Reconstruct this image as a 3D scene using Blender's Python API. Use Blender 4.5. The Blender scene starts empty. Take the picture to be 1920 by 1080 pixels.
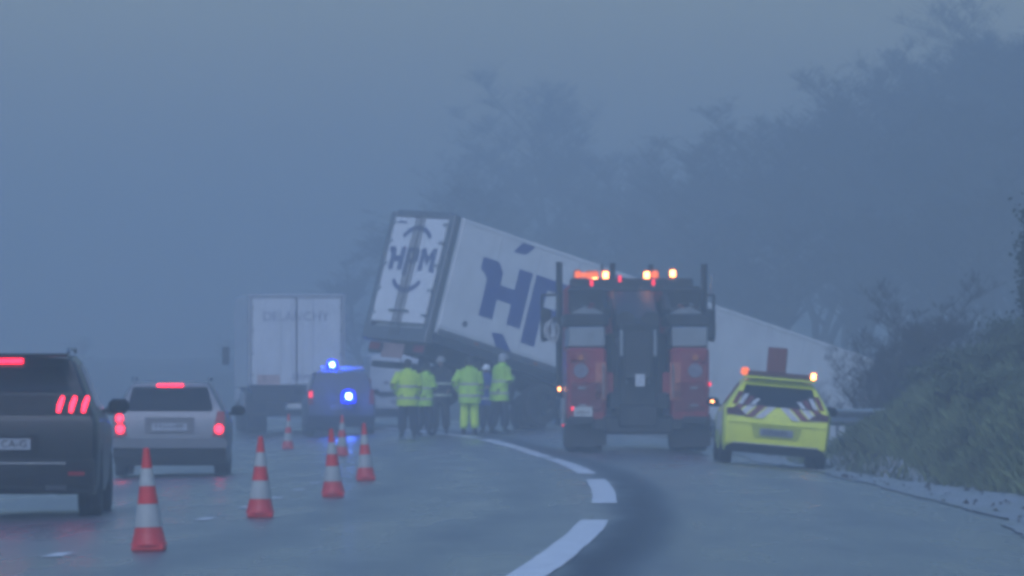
import bpy, bmesh, math, random
import numpy as np
from mathutils import Vector, Matrix
R = math.radians
random.seed(7); rng = np.random.default_rng(7)
scene = bpy.context.scene
C = scene.collection

# ------------------------------------------------------------------ camera, sky, sun, exposure
F = 12000.0            # focal length in photo pixels (photo 1920 wide)
HC = 1.15              # eye height in a car
YH = 735.0             # horizon row of the photo
cam = bpy.data.cameras.new('camera'); cam.sensor_width = 36.0; cam.lens = F / 1920 * 36
cam.clip_start = 0.5; cam.clip_end = 6000
camo = bpy.data.objects.new('camera', cam); C.objects.link(camo)
camo.location = (0, 0, HC); camo.rotation_euler = (R(90) + math.atan((YH - 540) / F), 0, 0)
scene.camera = camo

world = bpy.data.worlds.new('World'); scene.world = world; world.use_nodes = True
nt = world.node_tree; nt.nodes.clear()
sky = nt.nodes.new('ShaderNodeTexSky'); sky.sky_type = 'NISHITA'; sky.sun_disc = False
SUN_EL, SUN_AZ = R(40), R(194)
sky.sun_elevation = SUN_EL; sky.sun_rotation = SUN_AZ
sky.air_density = 2.4; sky.dust_density = 0.3; sky.ozone_density = 8.5
hs = nt.nodes.new('ShaderNodeHueSaturation'); hs.inputs['Hue'].default_value = 0.524; hs.inputs['Saturation'].default_value = 1.32
bg = nt.nodes.new('ShaderNodeBackground'); bg.inputs['Strength'].default_value = 0.105
wo = nt.nodes.new('ShaderNodeOutputWorld')
nt.links.new(sky.outputs[0], hs.inputs['Color']); nt.links.new(hs.outputs[0], bg.inputs[0]); nt.links.new(bg.outputs[0], wo.inputs[0])

sl = bpy.data.lights.new('sun', 'SUN'); sl.energy = 1.5; sl.angle = R(30); sl.color = (0.72, 0.79, 1.0)
so = bpy.data.objects.new('sun', sl); C.objects.link(so)
sd = Vector((math.sin(SUN_AZ) * math.cos(SUN_EL), math.cos(SUN_AZ) * math.cos(SUN_EL), math.sin(SUN_EL)))
so.rotation_euler = (-sd).to_track_quat('-Z', 'Y').to_euler(); so.location = (-20, -20, 14)

vs = scene.view_settings; vs.view_transform = 'Standard'; vs.look = 'None'; vs.gamma = 1; vs.use_curve_mapping = False
vs.exposure = 0.31
scene.render.engine = 'CYCLES'
cy = scene.cycles
cy.use_denoising = True
cy.max_bounces = 14; cy.diffuse_bounces = 3; cy.glossy_bounces = 3; cy.transmission_bounces = 4; cy.volume_bounces = 12
cy.transparent_max_bounces = 8
cy.sample_clamp_indirect = 4.0
cy.filter_width = 3.8          # a long lens through rain: soft

HAZE_DENSITY = 0.0060
HAZE_G = 0.55

# ------------------------------------------------------------------ place: pixels and terrain
def scl(D): return F / D
def edge(D):                       # x of the painted edge line at distance D (a left-hand bend)
    D = np.asarray(D, float); return 1.09 - (D - 82.0) ** 2 / (2 * 890.0)
def sstep(t):
    t = np.clip(t, 0, 1); return t * t * (3 - 2 * t)
def zroad(X, D):
    X = np.asarray(X, float); D = np.asarray(D, float)
    u = X - edge(D)
    d = np.clip(D - 105, 0, 95)
    z = 1.5e-5 * d * d + np.clip(D - 200, 0, 1500) * 0.0028
    e = 0.05 * sstep((D - 108) / 35.0)
    z = z + e * (np.clip(u, -11, 2.6) + 2.5) + 0.022 * np.clip(u + 2.5, -9, 0) * (1 - sstep((D - 100) / 43.0))
    return z - 0.085 * np.clip(u - 2.6, 0, 1.8)
def zland(X, D):
    X = np.asarray(X, float); D = np.asarray(D, float)
    u = X - edge(D)
    base = zroad(X, D)
    v = np.clip(u - np.interp(D, [78, 97], [5.35, 4.65]), 0, 400)
    bank = 2.25 * (1 - np.exp(-v / 1.9)) + 0.05 * np.clip(v, 0, 30)
    w = 1 - sstep((D - 106) / 18.0)
    ditch = -1.5 * sstep((u - 4.2) / 2.5) + 2.6 * sstep((u - 14) / 9.0) + 0.03 * np.clip(u - 20, 0, 60)
    z = base + w * bank + (1 - w) * ditch
    z = z + 0.05 * np.sin(X * 2.3 + D * .31) * np.clip((u - 4.8) / 2, 0, 1) + 0.04 * np.sin(X * .9 - D * .83) * np.clip((u - 4.8) / 2, 0, 1)
    vl = np.clip(-11.8 - u, 0, 100)
    z = z + 0.05 * np.clip(vl, 0, 30)
    onroad = (u > -11.7) & (u < 4.05)
    return np.where(onroad, z - 0.12, z)
def at(px, D, py=None):            # a photo column at distance D on the ground (py: at that row instead)
    X = (px - 960) / scl(D)
    z = HC + (YH - py) / scl(D) if py is not None else float(zroad(X, D))
    return Vector((X, D, z))

# ------------------------------------------------------------------ materials
MATS = {}
def mat(name, col, rough=0.6, metal=0.0, emit=None, es=0.0, var=0.0, vscale=6.0, coat=0.0, bump=0.0, bscale=40.0, dirt=0.0,
        dirtcol=(0.10, 0.095, 0.085), spec=0.5, alpha=None):
    if name in MATS: return MATS[name]
    m = bpy.data.materials.new(name); m.use_nodes = True
    n = m.node_tree; p = n.nodes['Principled BSDF']
    p.inputs['Roughness'].default_value = rough; p.inputs['Metallic'].default_value = metal
    p.inputs['Specular IOR Level'].default_value = spec
    p.inputs['Coat Weight'].default_value = coat; p.inputs['Coat Roughness'].default_value = 0.12
    c = (*col, 1)
    p.inputs['Base Color'].default_value = c
    tc = n.nodes.new('ShaderNodeTexCoord')
    src = None
    if var > 0:
        no = n.nodes.new('ShaderNodeTexNoise'); no.inputs['Scale'].default_value = vscale; no.inputs['Detail'].default_value = 5
        n.links.new(tc.outputs['Object'], no.inputs['Vector'])
        rp = n.nodes.new('ShaderNodeValToRGB')
        rp.color_ramp.elements[0].position = .32; rp.color_ramp.elements[1].position = .70
        rp.color_ramp.elements[0].color = tuple(max(0, x * (1 - var)) for x in col) + (1,)
        rp.color_ramp.elements[1].color = tuple(min(1, x * (1 + var)) for x in col) + (1,)
        n.links.new(no.outputs['Fac'], rp.inputs[0]); src = rp.outputs[0]
    if dirt > 0:
        nd = n.nodes.new('ShaderNodeTexNoise'); nd.inputs['Scale'].default_value = 2.3; nd.inputs['Detail'].default_value = 8
        nd.inputs['Roughness'].default_value = .7
        mp = n.nodes.new('ShaderNodeMapping'); mp.inputs['Scale'].default_value = (1.6, 1.6, .7)
        n.links.new(tc.outputs['Object'], mp.inputs[0]); n.links.new(mp.outputs[0], nd.inputs['Vector'])
        r2 = n.nodes.new('ShaderNodeValToRGB'); r2.color_ramp.elements[0].position = .40; r2.color_ramp.elements[1].position = .72
        r2.color_ramp.elements[0].color = (0, 0, 0, 1); r2.color_ramp.elements[1].color = (dirt, dirt, dirt, 1)
        n.links.new(nd.outputs['Fac'], r2.inputs[0])
        mx = n.nodes.new('ShaderNodeMixRGB'); mx.inputs['Color2'].default_value = (*dirtcol, 1)
        if src: n.links.new(src, mx.inputs['Color1'])
        else: mx.inputs['Color1'].default_value = c
        n.links.new(r2.outputs[0], mx.inputs['Fac']); src = mx.outputs[0]
    if src: n.links.new(src, p.inputs['Base Color'])
    if bump > 0:
        nb = n.nodes.new('ShaderNodeTexNoise'); nb.inputs['Scale'].default_value = bscale; nb.inputs['Detail'].default_value = 4
        n.links.new(tc.outputs['Object'], nb.inputs['Vector'])
        b = n.nodes.new('ShaderNodeBump'); b.inputs['Strength'].default_value = bump; b.inputs['Distance'].default_value = .02
        n.links.new(nb.outputs['Fac'], b.inputs['Height']); n.links.new(b.outputs[0], p.inputs['Normal'])
    if emit is not None:
        p.inputs['Emission Color'].default_value = (*emit, 1); p.inputs['Emission Strength'].default_value = es
    MATS[name] = m
    return m

M = dict(
    rubber=mat('tyre rubber', (.022, .022, .024), .75, bump=.2),
    plastic=mat('dark plastic', (.02, .021, .023), .6, dirt=.35, dirtcol=(.035, .034, .033)),
    chassis=mat('chassis black', (.02, .021, .022), .65, dirt=.5, dirtcol=(.04, .037, .034)),
    glass=mat('dark car glass', (.012, .015, .018), .10, spec=.25),
    alloy=mat('alloy', (.45, .46, .48), .35, .8, dirt=.4),
    steel=mat('galvanised steel', (.42, .44, .46), .38, .85, var=.15, dirt=.25),
    plate=mat('number plate', (.62, .63, .60), .4, var=.05, dirt=.45),
    platedark=mat('dirty number plate', (.30, .33, .37), .5, var=.1, dirt=.5),
    ink=mat('plate ink', (.02, .02, .025), .5),
    chrome=mat('chrome strip', (.55, .56, .58), .22, .9),
    lred=mat('tail lens unlit', (.28, .012, .018), .35, spec=.25),
    bred=mat('brake lamp lit', (.5, .01, .02), .3, emit=(1, .010, .035), es=7.0),
    bred2=mat('tail lamp lit', (.5, .01, .02), .3, emit=(1, .02, .05), es=2.2),
    amber=mat('amber beacon lit', (.7, .2, .02), .3, emit=(1, .34, .10), es=14.0),
    amberdim=mat('amber beacon dim', (.6, .15, .02), .3, emit=(1, .16, .03), es=1.4),
    amberoff=mat('amber lens', (.55, .16, .03), .25, coat=.5),
    blue=mat('blue beacon lit', (.02, .05, .8), .3, emit=(.25, .5, 1), es=40.0),
    bluelens=mat('blue beacon lens', (.005, .01, .55), .2, emit=(.005, .02, 1), es=4.0),
    wlamp=mat('white lamp lit', (.8, .8, .8), .3, emit=(1, .93, .88), es=8.0),
)

# ------------------------------------------------------------------ mesh helpers
class MB:
    def __init__(s): s.v = []; s.f = []
    def add(s, vs, fs):
        o = len(s.v); s.v += [tuple(v) for v in vs]; s.f += [tuple(i + o for i in f) for f in fs]; return s
    def box(s, c, d, rot=None, taper=1.0, ch=0.0):
        x, y, z = (q / 2 for q in d)
        if ch > 0:
            ch = min(ch, x * .6, y * .6, z * .6)
            pts = []
            for k, (zz, sh) in enumerate(((-z, ch), (-z + ch, 0), (z - ch, 0), (z, ch))):
                a, b = x - sh, y - sh
                cc = ch if sh == 0 else ch * .5
                pts += [(-a + cc, -b, zz), (a - cc, -b, zz), (a, -b + cc, zz), (a, b - cc, zz), (a - cc, b, zz), (-a + cc, b, zz), (-a, b - cc, zz), (-a, -b + cc, zz)]
            fs = [tuple(range(7, -1, -1)), tuple(range(24, 32))]
            for k in range(3):
                for i in range(8):
                    j = (i + 1) % 8; fs.append((k * 8 + i, k * 8 + j, k * 8 + 8 + j, k * 8 + 8 + i))
        else:
            pts = [(-x, -y, -z), (x, -y, -z), (x, y, -z), (-x, y, -z), (-x * taper, -y * taper, z), (x * taper, -y * taper, z), (x * taper, y * taper, z), (-x * taper, y * taper, z)]
            fs = [(3, 2, 1, 0), (4, 5, 6, 7), (0, 1, 5, 4), (1, 2, 6, 5), (2, 3, 7, 6), (3, 0, 4, 7)]
        if rot is not None: pts = [rot @ Vector(p) for p in pts]
        c = Vector(c)
        return s.add([Vector(p) + c for p in pts], fs)
    def cyl(s, a, b, r0, r1=None, n=12, cap=True):
        a = Vector(a); b = Vector(b); r1 = r0 if r1 is None else r1
        d = (b - a); L = d.length
        if L < 1e-6: return s
        d /= L
        t = Vector((0, 0, 1)) if abs(d.z) < .9 else Vector((1, 0, 0))
        p = d.cross(t).normalized(); q = d.cross(p)
        vs = []
        for c, r in ((a, r0), (b, r1)):
            for i in range(n):
                an = 2 * math.pi * i / n; vs.append(c + p * (r * math.cos(an)) + q * (r * math.sin(an)))
        fs = [(i, (i + 1) % n, n + (i + 1) % n, n + i) for i in range(n)]
        if cap: fs += [tuple(range(n - 1, -1, -1)), tuple(range(n, 2 * n))]
        return s.add(vs, fs)
    def path(s, pts, r, n=8):
        for a, b in zip(pts[:-1], pts[1:]): s.cyl(a, b, r, r, n)
        return s
    def prism(s, outline, o, ax, ay, t):      # outline in plane (o, ax, ay), extruded by vector t
        o = Vector(o); ax = Vector(ax); ay = Vector(ay); t = Vector(t); n = len(outline)
        vs = [o + ax * x + ay * y for x, y in outline]; vs += [v + t for v in vs]
        fs = [tuple(range(n)), tuple(range(2 * n - 1, n - 1, -1))] + [(i, (i + 1) % n, n + (i + 1) % n, n + i)[::-1] for i in range(n)]
        return s.add(vs, fs)
    def lathe(s, prof, c, axis='x', n=24):
        vs = []; m = len(prof); c = Vector(c)
        for i in range(n):
            an = 2 * math.pi * i / n; ca, sa = math.cos(an), math.sin(an)
            for r, h in prof:
                if axis == 'x': v = (h, r * ca, r * sa)
                elif axis == 'z': v = (r * ca, r * sa, h)
                else: v = (r * ca, h, r * sa)
                vs.append(Vector(v) + c)
        fs = []
        for i in range(n):
            j = (i + 1) % n
            for k in range(m - 1): fs.append((i * m + k, j * m + k, j * m + k + 1, i * m + k + 1))
        return s.add(vs, fs)
    def build(s, name, m, parent=None, smooth=False, loc=None):
        me = bpy.data.meshes.new(name); me.from_pydata([tuple(v) for v in s.v], [], s.f); me.validate()
        bm = bmesh.new(); bm.from_mesh(me); bmesh.ops.recalc_face_normals(bm, faces=bm.faces); bm.to_mesh(me); bm.free()
        return link(name, me, m, parent, smooth, loc)
def link(name, me, m, parent=None, smooth=False, loc=None):
    if m is not None: me.materials.append(M[m] if isinstance(m, str) else m)
    if smooth:
        me.polygons.foreach_set('use_smooth', [True] * len(me.polygons))
        try: me.set_sharp_from_angle(angle=R(38))
        except Exception: pass
    o = bpy.data.objects.new(name, me); C.objects.link(o)
    if parent is not None: o.parent = parent
    if loc is not None: o.location = loc
    return o
def empty(name, loc, rot=(0, 0, 0)):
    o = bpy.data.objects.new(name, None); C.objects.link(o); o.location = loc; o.rotation_euler = rot; o.empty_display_size = .2
    return o
def tag(o, label=None, cat=None, group=None, kind=None):
    if label: o['label'] = label
    if cat: o['category'] = cat
    if group: o['group'] = group
    if kind: o['kind'] = kind
    return o
def copy_tree(o, parent=None):
    c = o.copy(); C.objects.link(c)
    if parent is not None: c.parent = parent
    for ch in list(o.children): copy_tree(ch, c)
    return c
def box(name, m, parent, c, d, ch=.01, rot=None, smooth=False):
    return MB().box(c, d, rot=rot, ch=ch).build(name, m, parent, smooth)
def text(name, s, size, m, parent, loc, rot=(R(90), 0, 0), ext=.002, xs=1.0, align='CENTER'):
    cu = bpy.data.curves.new(name, 'FONT'); cu.body = s; cu.size = size; cu.extrude = ext; cu.align_x = align; cu.align_y = 'CENTER'
    cu.resolution_u = 3
    t = bpy.data.objects.new(name, cu); C.objects.link(t)
    dg = bpy.context.evaluated_depsgraph_get()
    me = bpy.data.meshes.new_from_object(t.evaluated_get(dg)); bpy.data.objects.remove(t); bpy.data.curves.remove(cu)
    o = link(name, me, m, parent); o.location = loc; o.rotation_euler = rot; o.scale = (xs, 1, 1)
    return o

# ------------------------------------------------------------------ ground, road, markings
def grid(xs, ys, fz, name, m, kind):
    XX, YY = np.meshgrid(xs, ys); ZZ = fz(XX, YY); n = len(xs)
    vs = np.stack([XX.ravel(), YY.ravel(), ZZ.ravel()], 1)
    i = np.arange(len(ys) - 1)[:, None] * n + np.arange(n - 1)[None]
    fs = np.stack([i, i + 1, i + n + 1, i + n], -1).reshape(-1, 4)
    me = bpy.data.meshes.new(name); me.from_pydata(vs.tolist(), [], fs.tolist())
    return tag(link(name, me, m, smooth=True), kind=kind)

def ground_mat():
    m = bpy.data.materials.new('verge ground'); m.use_nodes = True; n = m.node_tree; p = n.nodes['Principled BSDF']
    tc = n.nodes.new('ShaderNodeTexCoord')
    a = n.nodes.new('ShaderNodeTexNoise'); a.inputs['Scale'].default_value = .8; a.inputs['Detail'].default_value = 9; a.inputs['Roughness'].default_value = .7
    n.links.new(tc.outputs['Object'], a.inputs['Vector'])
    r = n.nodes.new('ShaderNodeValToRGB'); e = r.color_ramp.elements
    e[0].position = .30; e[0].color = (.022, .024, .014, 1); e[1].position = .72; e[1].color = (.085, .095, .045, 1)
    k = r.color_ramp.elements.new(.5); k.color = (.045, .055, .022, 1)
    n.links.new(a.outputs['Fac'], r.inputs[0]); n.links.new(r.outputs[0], p.inputs['Base Color'])
    b = n.nodes.new('ShaderNodeBump'); b.inputs['Strength'].default_value = .6; b.inputs['Distance'].default_value = .1
    n.links.new(a.outputs['Fac'], b.inputs['Height']); n.links.new(b.outputs[0], p.inputs['Normal'])
    p.inputs['Roughness'].default_value = .85
    return m
def wet_mat(name, dark, lite, rlo, rhi, sx=1.0, sy=.12, bump=.15, band=None):
    m = bpy.data.materials.new(name); m.use_nodes = True; n = m.node_tree; p = n.nodes['Principled BSDF']
    tc = n.nodes.new('ShaderNodeTexCoord')
    mp = n.nodes.new('ShaderNodeMapping'); mp.inputs['Scale'].default_value = (sx, sy, 1)
    n.links.new(tc.outputs['Object'], mp.inputs[0])
    a = n.nodes.new('ShaderNodeTexNoise'); a.inputs['Scale'].default_value = 1.1; a.inputs['Detail'].default_value = 6; a.inputs['Roughness'].default_value = .6
    n.links.new(mp.outputs[0], a.inputs['Vector'])
    r = n.nodes.new('ShaderNodeValToRGB'); r.color_ramp.elements[0].position = .35; r.color_ramp.elements[1].position = .68
    r.color_ramp.elements[0].color = (*dark, 1); r.color_ramp.elements[1].color = (*lite, 1)
    n.links.new(a.outputs['Fac'], r.inputs[0]); n.links.new(r.outputs[0], p.inputs['Base Color'])
    mr = n.nodes.new('ShaderNodeMapRange'); mr.inputs['From Min'].default_value = .3; mr.inputs['From Max'].default_value = .7
    mr.inputs['To Min'].default_value = rlo; mr.inputs['To Max'].default_value = rhi
    n.links.new(a.outputs['Fac'], mr.inputs[0]); n.links.new(mr.outputs[0], p.inputs['Roughness']); p.inputs['Specular IOR Level'].default_value = 1.0
    if band:                                     # worn, drier strips that run along the road (attribute u = metres from the edge line)
        at_ = n.nodes.new('ShaderNodeAttribute'); at_.attribute_name = 'u'
        wn = n.nodes.new('ShaderNodeMath'); wn.operation = 'MULTIPLY_ADD'; wn.inputs[1].default_value = .5; wn.inputs[2].default_value = -.25
        n.links.new(a.outputs['Fac'], wn.inputs[0])
        sm = n.nodes.new('ShaderNodeMath'); sm.operation = 'ADD'; n.links.new(at_.outputs['Fac'], sm.inputs[0]); n.links.new(wn.outputs[0], sm.inputs[1])
        nm_ = n.nodes.new('ShaderNodeMapRange'); nm_.inputs['From Min'].default_value = -12; nm_.inputs['From Max'].default_value = 5
        n.links.new(sm.outputs[0], nm_.inputs[0])
        br = n.nodes.new('ShaderNodeValToRGB'); br.color_ramp.interpolation = 'B_SPLINE'
        el = br.color_ramp.elements; el[0].position = 0; el[0].color = (0, 0, 0, 1); el[1].position = 1; el[1].color = (0, 0, 0, 1)
        for u_, v_ in band:
            q = el.new((u_ + 12) / 17); q.color = (v_, v_, v_, 1)
        n.links.new(nm_.outputs[0], br.inputs[0])
        mc = n.nodes.new('ShaderNodeMixRGB'); mc.inputs['Color2'].default_value = (.020, .021, .023, 1)
        n.links.new(br.outputs[0], mc.inputs['Fac']); n.links.new(r.outputs[0], mc.inputs['Color1']); n.links.new(mc.outputs[0], p.inputs['Base Color'])
        rr_ = n.nodes.new('ShaderNodeMath'); rr_.operation = 'MULTIPLY_ADD'; rr_.inputs[1].default_value = .40
        n.links.new(br.outputs[0], rr_.inputs[0]); n.links.new(mr.outputs[0], rr_.inputs[2]); n.links.new(rr_.outputs[0], p.inputs['Roughness'])
    g = n.nodes.new('ShaderNodeTexNoise'); g.inputs['Scale'].default_value = 60; g.inputs['Detail'].default_value = 2
    n.links.new(tc.outputs['Object'], g.inputs['Vector'])
    b = n.nodes.new('ShaderNodeBump'); b.inputs['Strength'].default_value = bump; b.inputs['Distance'].default_value = .008
    n.links.new(g.outputs['Fac'], b.inputs['Height']); n.links.new(b.outputs[0], p.inputs['Normal'])
    return m
M['ground'] = ground_mat()
M['asphalt'] = wet_mat('wet asphalt', (.066, .068, .072), (.10, .102, .106), .2, .36, bump=.05, band=((-6.5, 0), (-5.9, .25), (-5.3, 0), (-3.0, 0), (-2.6, .22), (-2.1, 0), (-1.3, 0), (-.9, .2), (-.5, 0), (.05, 0), (.26, .85), (.50, .85), (.78, 0), (2.0, 0), (2.4, .15), (2.9, 0)))
M['asphalt_seam'] = wet_mat('rough worn asphalt', (.030, .031, .034), (.044, .045, .048), .50, .68)
M['gravel'] = wet_mat('pale wet gravel', (.11, .108, .10), (.38, .38, .37), .25, .5, 2.2, .8, .4)
M['paint'] = mat('road paint', (.82, .82, .80), .40, var=.12, vscale=3, dirt=.35, dirtcol=(.22, .22, .22))

gx = np.concatenate([np.linspace(-1500, -90, 9), np.linspace(-80, -20, 16), np.linspace(-18, 3, 22), np.linspace(3.25, 16, 60), np.linspace(17, 60, 30), np.linspace(70, 1500, 12)])
gy = np.concatenate([np.linspace(-1500, -80, 8), np.linspace(-60, 40, 20), np.linspace(42, 200, 130), np.linspace(204, 330, 30), np.linspace(350, 1500, 16)])
grid(gx, gy, zland, 'ground', 'ground', 'structure')

def ribbon(u0, u1, d0, d1, lift, name, m, parent=None, nu=2, step=2.0, wob=0.0, seed=0, kind=None):
    nd = max(2, int(abs(d1 - d0) / step) + 1)
    ds = np.linspace(d0, d1, nd); us = np.linspace(0, 1, nu)
    rr = np.random.default_rng(seed)
    w0 = wob * np.cumsum(rr.normal(size=nd)) * .5; w1 = wob * rr.normal(size=nd)
    w0 -= np.linspace(w0[0], w0[-1], nd)
    vs = []
    for i, d in enumerate(ds):
        for t in us:
            x = float(edge(d)) + (u0 + w0[i]) * (1 - t) + (u1 + w1[i]) * t
            vs.append((x, d, float(zroad(x, d)) + lift))
    i = np.arange(nd - 1)[:, None] * nu + np.arange(nu - 1)[None]
    fs = np.stack([i, i + 1, i + nu + 1, i + nu], -1).reshape(-1, 4)
    me = bpy.data.meshes.new(name); me.from_pydata(vs, [], fs.tolist())
    ua = me.attributes.new('u', 'FLOAT', 'POINT'); ua.data.foreach_set('value', np.tile(u0 + (u1 - u0) * us, nd).astype(np.float32))
    o = link(name, me, m, parent, smooth=True)
    if kind: tag(o, kind=kind)
    return o
road = ribbon(-11.6, 4.0, -60, 420, 0, 'road', 'asphalt', nu=79, kind='structure')
# hard-shoulder line: long dashes with gaps
for k, (a, b) in enumerate(((15, 57.2), (65.8, 83.8), (89.5, 110), (111.5, 137), (139.5, 172), (175, 215))):
    ribbon(-.13, .13, a, b, .009, 'edge_line_dash', 'paint', road, nu=2, step=1.0, wob=.006, seed=20 + k)
# lane dashes
lx = lambda d: float(edge(d)) - 3.62
for k, d in enumerate((20.5, 27.0, 34, 40.4, 46.0, 52.6, 59.0, 65.0, 70.6, 76.4, 82.4, 88.5, 95, 101.5, 108, 114, 120.5, 127, 133.5, 140)):
    ribbon(-3.69, -3.55, d - .55, d + .55, .008, 'lane_line_dash', 'paint', road, nu=2, step=.5, wob=.008, seed=50 + k)
for k in range(4):
    ribbon(-7.32, -7.17, 20 + k * 13, 23 + k * 13, .008, 'lane_line_dash', 'paint', road, nu=2, step=.5)
# gravel verge
def gravel():
    ds = np.linspace(20, 130, 150); nu = 9; vs = []
    rr = np.random.default_rng(5); wi = np.convolve(rr.normal(size=170), np.ones(6) / 6, 'same')[:150]
    for i, d in enumerate(ds):
        for t in np.linspace(0, 1, nu):
            u = 3.80 + .22 * wi[i] + t * (1.05 + .4 * wi[(i + 40) % 150] + float(np.interp(d, [78, 97], [.65, 0]))); x = float(edge(d)) + u
            z = max(float(zroad(x, d)), float(zland(x, d))) + .016 + .02 * math.sin(u * 9 + d * 1.7) * math.sin(math.pi * t)
            vs.append((x, d, z))
    i = np.arange(149)[:, None] * nu + np.arange(nu - 1)[None]
    fs = np.stack([i, i + 1, i + nu + 1, i + nu], -1).reshape(-1, 4)
    me = bpy.data.meshes.new('gravel_verge'); me.from_pydata(vs, [], fs.tolist())
    tag(link('gravel_verge', me, 'gravel', smooth=True), kind='structure')
gravel()

# ------------------------------------------------------------------ vehicles: shared parts
def make_wheel(parent, c, r, w, rim='alloy', side=1, spokes=5, dual=False):
    rr = r * .63
    prof = [(rr, -w * .46), (r * .80, -w * .5), (r * .96, -w * .46), (r, -w * .36), (r * .985, -w * .13), (r, -w * .10), (r, w * .10), (r * .985, w * .13), (r, w * .36), (r * .96, w * .46), (r * .80, w * .5), (rr, w * .46)]
    t = MB().lathe(prof, (0, 0, 0), 'x', 30).build('wheel', 'rubber', parent, True, c)
    mb = MB(); h = side * w * .40
    mb.lathe([(rr * 1.01, -side * w * .44), (rr * 1.01, h), (rr * .9, h), (rr * .86, h * .7), (rr * .86, -side * w * .44)], (0, 0, 0), 'x', 24)
    mb.lathe([(.001, h * .9), (rr * .24, h * .9), (rr * .28, h * .5)], (0, 0, 0), 'x', 14)
    for k in range(spokes):
        a = 2 * math.pi * k / spokes
        rot = Matrix.Rotation(a, 3, 'X')
        mb.box(rot @ Vector((h * .72, 0, rr * .55)), (w * .10, rr * .26, rr * .72), rot=rot)
    mb.build('rim', rim, t, False)
    MB().lathe([(.001, h * .2), (rr * .8, h * .2), (rr * .8, h * .12)], (0, 0, 0), 'x', 18).build('brake_disc', 'chassis', t)
    return t

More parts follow.
